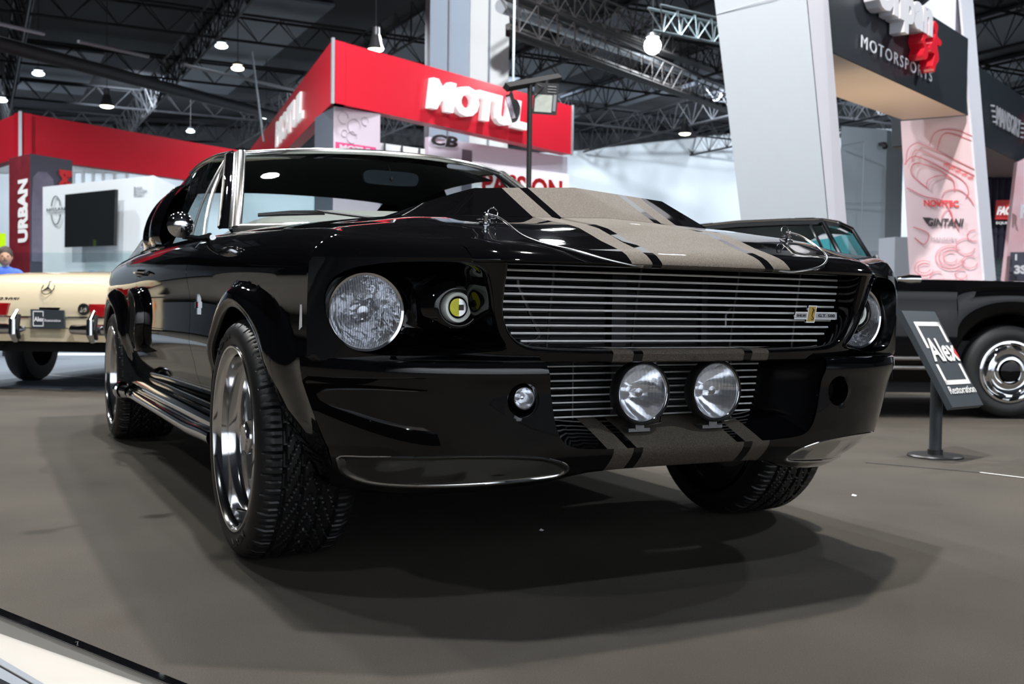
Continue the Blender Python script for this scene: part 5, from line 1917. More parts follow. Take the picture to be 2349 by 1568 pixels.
# far beam with grey name, curtain, shutter and small banners
z_lo2, z_hi2 = 3.25, 4.35
c0_ = at(2236, 200, 15.4); c1_ = at(2420, 260, 19.5)
c0_ = vert(c0_, z_lo2); c1_ = vert(c1_, z_lo2)
u6 = (c1_ - c0_); u6.z = 0; u6.normalize(); n6 = Vector((u6.y, -u6.x, 0))
b2 = thing('dark_beam', 'dark slate overhead beam at the far right with the grey name MANSORY', 'beam', c0_)
mb = MB(); slab(mb, vq(c0_, c1_, z_lo2, z_hi2), -n6 * 1.2)
rel(mb.build('beam_body', DB, smooth=False), b2)
mb = MB(); mb.quad(c0_ + o3, c1_ + o3, c1_ + o3 - n6 * 1.2, c0_ + o3 - n6 * 1.2)
rel(mb.build('beam_underside', plain('taupe_soffit', (.42, .36, .36), .6), smooth=False), b2)
def onc(px, z, off=.02):
    v = CAM_D + CAM_R * ((px - 1174.5) / CAM_F); t = (c0_ + n6 * off - CAM_C).dot(n6) / v.dot(n6); p = CAM_C + v * t
    return Vector((p.x, p.y, z))
mb = MB(); a_ = onc(2270, 3.62); b_ = onc(2325, 3.62)
text_on(mb, 'MANSORY', a_, u6, (0, 0, 1), (b_ - a_).length, .30, .02, bold=.02)
for side_, px in ((-1, 2257), (1, 2327)):
    for i5 in range(4):
        a_ = onc(px + (2 * i5 if side_ < 0 else 0), 3.86 - i5 * .075)
        mb.box(a_.x, a_.y - .01, a_.z, a_.x + .09, a_.y, a_.z + .025)
rel(mb.build('grey_name', plain('grey_name_letters', (.38, .38, .42), .5), smooth=False), b2)
mb = MB(); a_ = onc(2339, 3.55)
text_on(mb, '3', a_, u6, (0, 0, 1), .30, .55, .03, bold=.08)
rel(mb.build('red_emblem', MT['redtext'], smooth=False), b2)
cur = plain('dark_violet_curtain', (.035, .033, .065), .7)
mb = MB()
rows = []
for j in (1.75, 3.9):
    rows.append([at(2255 + i * 3.2, 500, 19.5) * 1.0 + Vector((0, .05 * math.sin(i * 1.3), 0)) for i in range(50)])
    for p in rows[-1]: p.z = j
mb.grid(rows)
ct = tag(mb.build('dark_curtain', cur), 'dark violet curtain with red and white logos at the far right', 'curtain')
mb = MB(); a_ = at(2283, 515, 19.3); c_ = at(2283, 458, 19.3); d_ = at(2345, 455, 19.3); e_ = at(2345, 515, 19.3)
mb.poly([at(2283, 503, 19.3), at(2345, 503, 19.3), at(2345, 457, 19.3), at(2285, 459, 19.3)])
pts = [at(2305 + 19 * math.cos(q_), 377 + 17 * math.sin(q_), 19.3) for q_ in frange(0, 2 * PI, 24)[:-1]]
mb.poly(pts)
mb.build('red_logo', MT['redtext'], ct, smooth=False)
mb = MB(); text_on(mb, 'FACTOR', at(2286, 493, 19.25), CAM_R, (0, 0, 1), .52, .16, .01, bold=.05, shear=.3)
text_on(mb, 'EQUIPMENT', at(2285, 515, 19.25), CAM_R, (0, 0, 1), .48, .055, .01)
mb.tube([at(2292, 388, 19.25), at(2308, 372, 19.25), at(2322, 372, 19.25)], .03, 6)
mb.tube([at(2292, 392, 19.25), at(2322, 386, 19.25)], .03, 6)
mb.build('white_logo', MT['whitegloss'], ct, smooth=False)
mb = MB()
a_, b_ = at(2255, 600, 20.2), at(2420, 600, 20.2)
u7 = (b_ - a_).normalized(); n7 = Vector((u7.y, -u7.x, 0))
for i5 in range(22):
    z = .02 + i5 * .082
    mb.add([vert(a_, z), vert(b_, z), vert(b_, z + .07) + n7 * .03, vert(a_, z + .07) + n7 * .03, vert(b_, z + .082), vert(a_, z + .082)], [(0, 1, 2, 3), (3, 2, 4, 5)])
tag(mb.build('roller_shutter', plain('teal_grey_shutter', (.30, .40, .44), .5, .3), smooth=False), 'teal grey roller shutter below the dark curtain', 'shutter')
rp_ = thing('printed_board', 'leaning pale board with red drawing at the right edge of the view', 'board', vert(at(2330, 700, 17), 0))
mb = MB(); q_ = [at(2303, 643, 17), at(2420, 643, 17.4), at(2420, 330, 17.4), at(2334, 372, 17)]
mb.prism(q_, [p + Vector((.05, .1, 0)) for p in q_])
mb.prism([vert(at(2303, 643, 17), 0), vert(at(2420, 643, 17.4), 0), vert(at(2420, 643, 17.4), 0) + Vector((.05, .1, 0)), vert(at(2303, 643, 17), 0) + Vector((.05, .1, 0))], [q_[0], q_[1], q_[1] + Vector((.05, .1, 0)), q_[0] + Vector((.05, .1, 0))])
rel(mb.build('board_body', noisy('pink_drawing_print', (.72, .60, .66), (.68, .30, .34), 2.2, .5, detail=6), smooth=False), rp_)
mb = MB(); mb.poly([at(2313, 643, 16.95), at(2400, 643, 17.3), at(2400, 578, 17.3), at(2318, 578, 16.95)])
rel(mb.build('slate_base', plain('slate_base', (.08, .08, .11), .5), smooth=False), rp_)
mb = MB(); text_on(mb, 'I', at(2328, 597, 16.9), CAM_R, (0, 0, 1), .03, .10, .01); text_on(mb, '3S', at(2326, 628, 16.9), CAM_R, (0, 0, 1), .2, .14, .01, bold=.05)
text_on(mb, 'R', at(2339, 500, 16.9), CAM_R, (0, 0, 1), .16, .22, .01, bold=.05)
rel(mb.build('board_lettering', plain('pale_text', (.6, .6, .65), .5), smooth=False), rp_)

# grey cabinet and wall camera by the white wall
mb = MB(); a_ = at(2052, 600, 20); b_ = at(2092, 600, 20)
mb.prism([vert(a_, 0), vert(b_, 0), vert(b_, 0) + Vector((.1, .5, 0)), vert(a_, 0) + Vector((.1, .5, 0))], [vert(a_, 2.15), vert(b_, 2.15), vert(b_, 2.15) + Vector((.1, .5, 0)), vert(a_, 2.15) + Vector((.1, .5, 0))])
tag(mb.build('grey_partition', plain('grey_partition', (.36, .39, .44), .6), smooth=False), 'plain grey partition left of the pink printed pylon', 'partition')
wp_ = thing('white_partition', 'tall white partition with door outline behind the leaning pylon', 'partition', vert(at(1980, 600, 24), 0))
mb = MB(); a_ = at(1925, 500, 24); b_ = at(2030, 500, 24.4); c_ = at(2068, 500, 25.5)
h_ = 4.95
mb.prism([vert(a_, 0), vert(b_, 0), vert(c_, 0), vert(a_, 0) + (vert(c_, 0) - vert(b_, 0))], [vert(a_, h_), vert(b_, h_), vert(c_, h_), vert(a_, h_) + (vert(c_, 0) - vert(b_, 0))])
rel(mb.build('partition_board', plain('cool_white_board', (.58, .66, .73), .5), smooth=False), wp_)
mb = MB()
def oa(px, z, d=23.95): q = at(px, 500, d); return Vector((q.x, q.y, z))
mb.tube([oa(1975, .0), oa(1978, 4.55)], .012, 4); mb.tube([oa(1928, 4.5), oa(1978, 4.6)], .012, 4); mb.tube([oa(1926, 3.2), oa(2026, 3.25, 24.3)], .006, 4); mb.tube([oa(1926, 2.1), oa(2026, 2.12, 24.3)], .006, 4)
rel(mb.build('partition_joint', plain('thin_grey_joint', (.35, .38, .42), .6), smooth=False), wp_)
mb = MB(); q = oa(2018, 4.52, 24.2); mb.sphere(q + Vector((0, -.1, 0)), .07, 12); mb.box(q.x - .05, q.y - .1, q.z + .03, q.x + .05, q.y + .05, q.z + .1)
tag(mb.build('wall_camera', MT['darktext']), 'small dark dome camera on the tall white partition', 'camera')
# ================================================================== NEAR OBJECTS
# floodlight stand behind the car
fs = thing('light_stand', 'black work light stand with two floodlights behind the black car', 'light stand', vert(at(1216, 420, 8.9), 0))
pz = at(1216, 192, 8.9)
mb = MB(); mb.tube([vert(pz, .03), pz], .0225, 16); rel(mb.build('stand_pole', MT['blackplastic']), fs)
mb = MB()
for k in range(3):
    a = 2 * PI * k / 3 + .4
    mb.tube([vert(pz, .55), vert(pz, .0) + Vector((.5 * math.cos(a), .5 * math.sin(a), .015))], .012, 8)
rel(mb.build('stand_legs', MT['blackplastic']), fs)
mb = MB(); a = at(1161, 200, 8.65); b = at(1282, 178, 9.25); d = (b - a)
mb.tube([a, b], .038, 4); rel(mb.build('cross_bar', MT['void'], smooth=False), fs)
def flood(pxs, label, face, tilt):
    root = thing('work_floodlight', label, 'floodlight', pxs)
    return root
c = at(1251, 230, 9.0)
u = CAM_R.copy(); v = Vector((0, 0, 1)); n = u.cross(v).normalized()
hw, hh = .082, .105
mb = MB(); R_ = Matrix.Rotation(math.radians(-4), 3, n)
def L(x, y, z, cc, RR): return cc + RR @ (u * x + v * y + n * z) * 1.27
def Lq(): pass
q = [L(-hw, -hh, .05, c, R_), L(hw, -hh, .05, c, R_), L(hw, hh, .05, c, R_), L(-hw, hh, .05, c, R_)]
mb.prism(q, [L(-hw * .8, -hh * .8, -.06, c, R_), L(hw * .8, -hh * .8, -.06, c, R_), L(hw * .8, hh * .8, -.06, c, R_), L(-hw * .8, hh * .8, -.06, c, R_)])
w1 = mb.build('work_floodlight', MT['blackplastic'], smooth=False)
tag(w1, 'right floodlight on the black stand with a square silver back plate', 'floodlight')
mb = MB(); mb.prism([L(-.070, -.090, .052, c, R_), L(.045, -.090, .052, c, R_), L(.045, .025, .052, c, R_), L(-.070, .025, .052, c, R_)], [L(-.070, -.090, .056, c, R_), L(.045, -.090, .056, c, R_), L(.045, .025, .056, c, R_), L(-.070, .025, .056, c, R_)])
mb.build('silver_plate', noisy('worn_silver_sticker', (.30, .32, .28), (.55, .57, .50), 20, .35, metal=.5), w1, smooth=False)
mb = MB(); mb.prism([L(.052, -.08, .052, c, R_), L(.072, -.08, .052, c, R_), L(.072, .03, .052, c, R_), L(.052, .03, .052, c, R_)], [L(.052, -.08, .054, c, R_), L(.072, -.08, .054, c, R_), L(.072, .03, .054, c, R_), L(.052, .03, .054, c, R_)])
for i in range(3):
    mb.tube([L(.01, .045 + .018 * i, .055, c, R_), L(.065, .045 + .018 * i, .055, c, R_)], .004, 4)
mb.build('print_label', plain('grey_print', (.20, .21, .22), .5), w1, smooth=False)
mb = MB(); mb.tube([L(-.06, .09, .05, c, R_), L(-.02, .07, .075, c, R_), L(-.07, .01, .06, c, R_)], .006, 6)
mb.tube([L(0, hh, 0, c, R_), L(0, hh + .03, 0, c, R_)], .012, 6)
mb.build('power_lead', MT['blackplastic'], w1)
c = at(1180, 245, 8.9); R_ = Matrix.Rotation(math.radians(16), 3, n)
mb = MB()
q = [L(-.040, -.085, .03, c, R_), L(-.012, -.085, .03, c, R_), L(-.012, .085, .03, c, R_), L(-.040, .085, .03, c, R_)]
mb.prism(q, [p - n * .14 for p in q])
sh = smooth_poly([(-.012, -.07), (.018, -.055), (.036, -.015), (.030, .03), (.012, .05), (.012, .085), (-.012, .085)], True, 4)
mb.prism([L(x, y, .02, c, R_) for x, y in sh], [L(x, y, -.10, c, R_) for x, y in sh])
mb.tube([L(0, .08, -.03, c, R_), L(.0, .13, -.03, c, R_) + Vector((.02, 0, 0))], .012, 6)
w2_ = mb.build('work_floodlight', MT['blackplastic'], smooth=False)
tag(w2_, 'left floodlight on the black stand, turned side-on and tilted', 'floodlight')
mb = MB()
q = [L(-.041, -.078, .034, c, R_), L(-.013, -.078, .034, c, R_), L(-.013, .070, .034, c, R_), L(-.041, .070, .034, c, R_)]
mb.prism(q, [p - n * .002 for p in q])
mb.build('lamp_edge', noisy('reflective_bezel', (.25, .08, .12), (.65, .65, .78), 30, .3), w2_, smooth=False)

# tilted sign stand
ss = thing('sign_stand', 'slanted dark sign on a post reading Alex Restoration, beside the black fender', 'sign stand', on_z(2145, 1046, 0))
bs = on_z(2145, 1047, 0)
mb = MB(); mb.lathe([(.001, .012), (.118, .012), (.124, .006), (.124, 0)], bs, (0, 0, 1), 48); rel(mb.build('base_plate', MT['blackplastic']), ss)
DG = plain('slate_sign_board', (.030, .038, .046), .45)
mb = MB(); mb.tube([bs + Vector((0, 0, .01)), bs + Vector((0, 0, .36))], .028, 24); rel(mb.build('post', DG), ss)
mb = MB(); mb.tube([bs + Vector((0, 0, .012)), bs + Vector((0, 0, .035))], .034, 24); rel(mb.build('post_collar', MT['blackplastic']), ss)
TL = at(2068, 712, 4.93); BL = at(2185, 934, 4.72)
Dv = (BL - TL)
TR = at(2144, 714, 5.18); BR = at(2256, 928, 4.95)
nrm = (TR - TL).cross(TL - BL).normalized()
if nrm.dot(CAM_C - TL) < 0: nrm = -nrm
mb = MB(); mb.prism([TL, TR, BR, BL], [p - nrm * .028 for p in (TL, TR, BR, BL)]); rel(mb.build('sign_board', DG, smooth=False), ss)
def sg(a, b, o=.002): return TL.lerp(TR, a).lerp(BL.lerp(BR, a), b) + nrm * o
mb = MB()
for (a0, b0_, a1, b1_) in ((.16, .12, .94, .165), (.16, .735, .94, .78), (.16, .12, .235, .40), (.865, .12, .94, .34), (.16, .57, .235, .78), (.865, .57, .94, .78)):
    mb.quad(sg(a0, b0_), sg(a1, b0_), sg(a1, b1_), sg(a0, b1_))
rel(mb.build('white_frame', plain('off_white_print', (.72, .71, .69), .5), smooth=False), ss)
mb = MB()
uu = (sg(.9, .5) - sg(.1, .5)).normalized(); vv = (sg(.5, .1) - sg(.5, .9)).normalized()
text_on(mb, 'Alex', sg(.18, .545, .003), uu, vv, (sg(.98, .5) - sg(.18, .5)).length, (sg(.5, .30) - sg(.5, .545)).length, .002, bold=.02)
rel(mb.build('name_lettering', plain('off_white_letters', (.74, .73, .71), .5), smooth=False), ss)
mb = MB()
text_on(mb, 'Restoration', sg(.14, .875, .003), uu, vv, (sg(.95, .5) - sg(.14, .5)).length, (sg(.5, .80) - sg(.5, .875)).length, .002, bold=.0)
rel(mb.build('small_lettering', plain('off_white_letters', (.74, .73, .71), .5), smooth=False), ss)
mb = MB(); mb.poly([sg(.98, .40, .004), sg(.92, .46, .004), sg(.99, .52, .004)]); rel(mb.build('red_accent', MT['redtext'], smooth=False), ss)

# low border plinth in the near left corner
pl = thing('floor_border', 'low cream display border with a glossy black edge strip, nearest corner', 'display border', on_z(200, 1500, 0))
zt_ = .06
def q3(a, b, c, d, z, z2=None): return [on_z(*a, z), on_z(*b, z), on_z(*c, z), on_z(*d, z)]
def ext(p, q, k): return (p[0] + (q[0] - p[0]) * k, p[1] + (q[1] - p[1]) * k)
a0, a1 = (0, 1394), (432, 1568); b0_, b1_ = (0, 1411), (386, 1568); c0x, c1x = (0, 1508), (102, 1568)
def line3(p, q, z, k0=-.6, k1=1.6):
    A_ = on_z(*p, z); B_ = on_z(*q, z)
    return A_ + (B_ - A_) * k0, A_ + (B_ - A_) * k1
la = line3(a0, a1, zt_); lb = line3(b0_, b1_, zt_ + .0); lc = line3(c0x, c1x, .02, -3, 4)
mb = MB()
mb.prism([la[0], la[1], lb[1], lb[0]], [Vector((p.x, p.y, 0)) for p in (la[0], la[1], lb[1], lb[0])]); rel(mb.build('edge_strip', MT['blackpaint'], smooth=False), pl)
mb = MB(); mb.tube([lb[0] + Vector((0, 0, .001)), lb[1] + Vector((0, 0, .001))], .0015, 6); rel(mb.build('steel_bead', MT['chrome']), pl)
mb = MB(); dn = Vector((0, 0, -.002))
lc2 = [lc[0], lc[1]]
mb.prism([lb[0] + dn, lb[1] + dn, lc2[1], lc2[0]], [Vector((p.x, p.y, 0)) for p in (lb[0], lb[1], lc2[1], lc2[0])]); rel(mb.build('cream_panel', noisy('scuffed_cream_panel', (.28, .26, .23), (.33, .31, .28), 3, .5), smooth=False), pl)
mb = MB(); p = on_z(177, 1474, zt_ + .001); mb.lathe([(.004, 0), (.004, .0015), (.001, .002)], p, (0, 0, 1), 16); rel(mb.build('screw_head', MT['chrome']), pl)
mb = MB(); ld = line3((0, 1528), (70, 1568), .018, -3, 4); le = line3((0, 1555), (26, 1568), .018, -3, 4)
mb.prism([lc[0], lc[1], le[1], le[0]], [Vector((p.x, p.y, 0.0)) for p in (lc[0], lc[1], le[1], le[0])]); rel(mb.build('grey_channel', plain('grey_channel', (.16, .18, .21), .4), smooth=False), pl)
mb = MB(); mb.tube([ld[0], ld[1]], .003, 5); rel(mb.build('black_seal', MT['darktext']), pl)

# floor tape and seams
def tape(name, label, p, q, w, m):
    a = on_z(*p, .002); b = on_z(*q, .002); d = (b - a).normalized(); s_ = Vector((-d.y, d.x, 0)) * w / 2
    mb = MB(); mb.prism([a - s_, b - s_, b + s_, a + s_], [x + Vector((0, 0, .001)) for x in (a - s_, b - s_, b + s_, a + s_)])
    tag(mb.build(name, m, smooth=False), label, 'floor tape')
wt = plain('white_tape', (.62, .62, .60), .6); dt_ = plain('dark_tape', (.015, .016, .018), .6); bt = plain('blue_grey_carpet', (.12, .15, .19), .9)
tape('floor_tape', 'short white tape on the carpet at the right edge', (2248, 1083), (2420, 1104), .012, wt)
tape('floor_tape', 'dark tape seam in the carpet by the slanted sign', (1985, 1060), (2248, 1083), .008, dt_)
tape('floor_tape', 'thin white tape line behind the rear wheel at left', (90, 858), (300, 873), .03, wt)
tape('floor_tape', 'broad pale tape band further back at left', (60, 812), (420, 812), .6, plain('pale_band', (.55, .60, .66), .6))
# blue grey aisle carpet at the far left and right
mb = MB(); q = [on_z(-300, 878, .001), on_z(520, 905, .001), on_z(900, 800, .001), on_z(-300, 800, .001)]
mb.poly(q); tag(mb.build('aisle_carpet', noisy('aisle_carpet', (.085, .105, .13), (.10, .12, .15), 40, .9), smooth=False), 'blue grey aisle carpet behind the cream car and the rear wheel', 'carpet')
for i, (px, py, r) in enumerate(((1960, 1137, .012), (1243, 1217, .008))):
    c = on_z(px, py, .0); mb = MB()
    mb.poly([c + Vector((r, 0, .002)), c + Vector((0, r * .8, .006)), c + Vector((-r, .002, .002)), c + Vector((-.2 * r, -r * .7, .001))])
    mb.poly([c + Vector((r, 0, .0015)), c + Vector((0, r * .8, .005)), c + Vector((-r, .002, .0015)), c + Vector((-.2 * r, -r * .7, .0005))])
    tag(mb.build('paper_scrap', MT['white'], smooth=False), ['tiny white paper scrap on the carpet right of the front wheel', 'tiny white paper scrap in the shadow under the front bumper'][i], 'paper scrap')

# ================================================================== CREAM CAR, seen from behind
O = vert(at(119, 700, 8.05), 0)
cc = thing('cream_convertible', 'cream classic convertible seen from behind at the left, maker star on its boot', 'car', O)
r_h = Vector((CAM_R.x, CAM_R.y, 0)).normalized(); f_h = Vector((-r_h.y, r_h.x, 0))
ax = r_h * math.cos(math.radians(-4)) + f_h * math.sin(math.radians(-4))      # across the tail, to the right
fw_ = Vector((-ax.y, ax.x, 0))                                                   # towards its nose
def cp(x, y, z): return O + ax * x + fw_ * y + Vector((0, 0, z))
CRM = MT['cream']
def csec(y, zt, zb_, w, crown_=.03):
    pts = [(-w * .94, zb_), (-w, zb_ + .10), (-w * 1.0, (zb_ + zt) / 2), (-w * .985, zt - .08), (-w * .93, zt - .015), (-w * .6, zt + crown_ * .7), (0, zt + crown_), (w * .6, zt + crown_ * .7), (w * .93, zt - .015), (w * .985, zt - .08), (w, (zb_ + zt) / 2), (w, zb_ + .10), (w * .94, zb_)]
    return [cp(x, y, z) for x, z in smooth_poly(pts, False, 3)]
mb = MB()
rows = []
for y, zt, zb_, w in ((-.03, .57, .375, .80), (-.028, .61, .36, .84), (.0, .70, .345, .86), (.04, .79, .34, .875), (.12, .845, .335, .88), (.5, .89, .33, .89), (1.0, .915, .30, .89), (1.6, .92, .28, .885), (3.6, .86, .28, .88)):
    rows.append(csec(y, zt, zb_, w))
mb.grid(rows); mb.poly(rows[0]); mb.poly(rows[-1])
rel(mb.build('car_body', CRM, angle=50), cc)
mb = MB(); mb.tube([cp(x, -.03, .560) for x in frange(-.84, .84, 12)], .010, 8); rel(mb.build('boot_trim', MT['chrome']), cc)
mb = MB(); mb.prism([cp(-.085, -.03, .635), cp(.085, -.03, .635), cp(.065, -.06, .585), cp(-.065, -.06, .585)], [cp(-.085, .0, .645), cp(.085, .0, .645), cp(.065, -.02, .575), cp(-.065, -.02, .575)]); rel(mb.build('boot_handle', MT['chrome'], smooth=False), cc)
mb = MB()
sc_ = cp(-.04, .02, .785)
mb.tube([sc_ + ax * (.048 * math.cos(a)) + Vector((0, 0, .05 * math.sin(a))) + fw_ * .04 * math.sin(a) for a in frange(0, 2 * PI, 25)[:-1]], .004, 6, closed=True)
for a in (PI / 2, PI / 2 + 2 * PI / 3, PI / 2 + 4 * PI / 3):
    mb.tube([sc_, sc_ + ax * (.045 * math.cos(a)) + Vector((0, 0, .048 * math.sin(a))) + fw_ * .03 * math.sin(a)], [.010, .003], 6)
rel(mb.build('maker_star', MT['chrome']), cc)
mb = MB(); text_on(mb, '230SL', cp(-.42, -.0, .685), ax, (0, 0, 1), .18, .025, .012, bold=.02, shear=.3); rel(mb.build('model_script', MT['chrome'], smooth=False), cc)
mb = MB()
q = [cp(-.125, -.065, .475), cp(.135, -.065, .475), cp(.125, -.065, .615), cp(-.135, -.065, .62)]
mb.prism(q, [p + fw_ * .02 for p in q]); rel(mb.build('name_plate', DG, smooth=False), cc)
mb = MB()
uu, vv = ax, Vector((0, 0, 1)); o_ = cp(-.13, -.067, .475)
for (x0, z0, x1, z1) in ((.015, .015, .10, .023), (.015, .125, .10, .133), (.015, .015, .022, .133), (.093, .015, .10, .05), (.093, .09, .10, .133)):
    mb.quad(o_ + ax * x0 + vv * z0, o_ + ax * x1 + vv * z0, o_ + ax * x1 + vv * z1, o_ + ax * x0 + vv * z1)
rel(mb.build('plate_frame', MT['white'], smooth=False), cc)
mb = MB()
text_on(mb, 'Alex', o_ + ax * .024 + vv * .052, uu, vv, .080, .036, .002, bold=.03)
text_on(mb, 'Restoration', o_ + ax * .108 + vv * .052, uu, vv, .125, .020, .002)
rel(mb.build('plate_lettering', MT['white'], smooth=False), cc)
for s in (-1, 1):
    mb = MB(); q = [cp(s * .335, -.055, .575), cp(s * .72, -.03, .565), cp(s * .74, -.0, .665), cp(s * .315, -.05, .665)]
    mb.prism(q, [p + fw_ * .08 for p in q]); rel(mb.build('tail_light', MT['red_lamp'], smooth=False), cc)
    mb = MB(); q = [cp(s * .72, -.035, .565), cp(s * .875, .03, .565), cp(s * .885, .05, .665), cp(s * .74, -.025, .665)]
    mb.prism(q, [p + fw_ * .08 for p in q]); rel(mb.build('turn_signal', MT['amber'], smooth=False), cc)
    mb = MB(); mb.tube([cp(s * x, y, .47) for x, y in ((.18, -.06), (.22, -.11), (.40, -.13), (.70, -.11), (.86, .0), (.91, .35))], [.018, .038, .042, .044, .042, .036], 14)
    rel(mb.build('rear_bumper', MT['chrome']), cc)
    xo_ = .20 if s < 0 else .40
    mb = MB(); mb.tube([cp(s * xo_, -.15, .385), cp(s * xo_, -.19, .44), cp(s * xo_, -.19, .54), cp(s * xo_, -.13, .605)], [.026, .034, .032, .018], 10)
    ov = rel(mb.build('overrider', MT['chrome']), cc)
    mb = MB(); mb.tube([cp(s * xo_ + .034, -.17, .40), cp(s * xo_ + .038, -.20, .47), cp(s * xo_ + .034, -.17, .58)], .014, 8)
    rel(mb.build('rubber_strip', MT['blackplastic']), cc)
    mb = MB()
    mb.lathe([(.19, -.0), (.22, .0), (.30, .01), (.318, .04), (.32, .15), (.30, .18), (.19, .18), (.01, .16)], cp(s * .58, .95, .32), ax * s, 40)
    rel(mb.build('rear_tyre', MT['rubber']), cc)
mb = MB(); mb.lathe([(.042, -.02), (.045, .01), (.034, .012), (.012, -.01)], cp(.27, -.03, .625), -fw_, 24); rel(mb.build('fuel_filler', MT['blackplastic']), cc)
mb = MB(); mb.lathe([(.020, .012), (.012, .02), (.001, .022)], cp(.275, -.04, .625), -fw_, 16); rel(mb.build('filler_cap', MT['chrome']), cc)
mb = MB(); mb.box(-.70, .12, .29, .70, 3.5, .36, Matrix(((ax.x, fw_.x, 0, O.x), (ax.y, fw_.y, 0, O.y), (0, 0, 1, 0), (0, 0, 0, 1)))); rel(mb.build('underbody', MT['void'], smooth=False), cc)
mb = MB(); mb.tube([cp(-.45, .1, .33), cp(-.45, -.02, .32)], .02, 10); rel(mb.build('exhaust_pipe', MT['chrome']), cc)
mb = MB(); rows = [[cp(x, 2.1 - .25 * (x / .7) ** 2, .88 + z) for x in frange(-.66, .66, 9)] for z in (0, .16, .30)]
mb.grid(rows); rel(mb.build('front_windscreen', MT['pane']), cc)

# ================================================================== BLACK SEDAN at the right, seen side-on
O2 = vert(at(2325, 700, 6.75), 0)
ax2 = Vector((.90, -.437, 0)).normalized()
fw2 = Vector((-ax2.y, ax2.x, 0))
def dp(x, y, z): return O2 + ax2 * x + fw2 * y + Vector((0, 0, z))      # x: along the car to its nose, y: away across the car
k2 = thing('black_coupe', 'black classic coupe parked side-on behind the slanted sign', 'car', O2)
BP = MT['blackpaint']
mb = MB()
def side_z(x): return itp(x, [(-3.6, .80), (-2.6, .86), (-.6, .875), (.3, .865), (.85, .83), (.95, .70)])
rows = []
xs2 = sorted(set([round(x, 3) for x in frange(-3.5, .92, 60)] + [round(.36 * math.cos(a), 3) for a in frange(0, PI, 25)]))
for x in xs2:
    zl = .235
    if abs(x) < .36: zl = .31 + math.sqrt(max(0, .36 ** 2 - x * x))
    zt = side_z(x)
    col = []
    for t, o in ((0, .06), (.06, .03), (.2, .008), (.45, .0), (.70, .006), (.82, .02), (.9, .012), (1.0, .05)):
        z = lerp(zl, zt, t)
        col.append(dp(x, o, z))
    for j in frange(0, 1, 8):
        col.append(dp(x, lerp(.07, 1.70, j), zt + .02 + .03 * math.sin(PI * j)))
    for z in (zt - .05, .5, .24):
        col.append(dp(x, 1.77, z))
    rows.append(col)
mb.grid(rows); mb.poly(rows[0]); mb.poly(rows[-1])
b2_ = rel(mb.build('car_body', BP, angle=40), k2)
# cabin
def up2(px, py, y): 
    """point of the cabin side seen there, y metres across the car"""
    n_ = fw2; v = CAM_D + CAM_R * ((px - 1174.5) / CAM_F) - CAM_U * ((py - 784) / CAM_F)
    t = (O2 + fw2 * y - CAM_C).dot(n_) / v.dot(n_); return CAM_C + v * t
roofn = [up2(1560, 522, .22), up2(1690, 508, .22), up2(1800, 503, .22), up2(1885, 502, .22), up2(1925, 510, .24), up2(1956, 524, .30)]
rooff = [p + fw2 * 1.22 + Vector((0, 0, -.005)) for p in roofn]
mb = MB()
mid = [a.lerp(b, .5) + Vector((0, 0, .035)) for a, b in zip(roofn, rooff)]
q1_ = [a.lerp(b, .12) + Vector((0, 0, .018)) for a, b in zip(roofn, rooff)]
mb.grid([[p + Vector((0, 0, -.035)) for p in roofn], roofn, q1_, mid, rooff])
rel(mb.build('roof', BP, angle=60), k2)
mb = MB()
mb.grid([[p + Vector((0, 0, -.045)) for p in roofn], [p + Vector((0, 0, -.02)) for p in mid], [p + Vector((0, 0, -.045)) for p in rooff]])
rel(mb.build('headliner', MT['trim_grey']), k2)
base = up2(2030, 645, .12)
basef = base + fw2 * 1.42
mb = MB()
ws0, ws1 = roofn[-1] + Vector((0, 0, -.01)), rooff[-1] + Vector((0, 0, -.01))
mb.grid([[base.lerp(basef, t) + ax2 * .12 * math.sin(PI * t) for t in frange(0, 1, 9)], [ws0.lerp(ws1, t) + ax2 * .08 * math.sin(PI * t) for t in frange(0, 1, 9)]])
rel(mb.build('windscreen', MT['teal']), k2)
mb = MB()
mb.tube([base, ws0, roofn[-2] + Vector((0, -.005, -.01))], .014, 8)
mb.tube(roofn, .010, 8)
mb.tube([up2(1888, 510, .20), up2(1938, 606, .12), up2(1960, 640, .10)], .016, 8)
mb.tube([up2(1860, 515, .20), up2(1905, 610, .12), up2(1915, 640, .10)], .010, 8)
mb.tube([dp(x, .10, side_z(x) + .022) for x in frange(-3.3, -.75, 12)], .008, 6)
rel(mb.build('window_trim', MT['chrome']), k2)
mb = MB()
mb.grid([[up2(1560, 640, .11), up2(1915, 640, .11)], [up2(1600, 525, .20), up2(1862, 512, .20)]])
mb.grid([[up2(1920, 640, .11), up2(1985, 643, .11)], [up2(1892, 514, .20), up2(1930, 540, .20)]])
rel(mb.build('side_window', MT['pane'], smooth=False), k2)
mb = MB()
for z in (.385, .325):
    mb.tube([dp(x, -.006, z) for x in frange(-3.0, -.38, 8)], .014, 8)
rel(mb.build('sill_trim', plain('dull_chrome_strip', (.45, .42, .40), .3, .9)), k2)
mb = MB(); mb.tube([dp(-.79, .004, .87), dp(-.79, .0, .5), dp(-.77, .006, .25)], .002, 4); rel(mb.build('door_gap', MT['void']), k2)
mb = MB(); mb.box(-3.4, .10, .16, .9, 1.68, .5, Matrix(((ax2.x, fw2.x, 0, O2.x), (ax2.y, fw2.y, 0, O2.y), (0, 0, 1, 0), (0, 0, 0, 1)))); rel(mb.build('underbody', MT['void'], smooth=False), k2)
mb = MB(); m0 = up2(2096, 640, -.05)
mb.tube([m0 + ax2 * -.12, m0 + ax2 * -.03, m0 + ax2 * .04], [.012, .03, .026], 12)
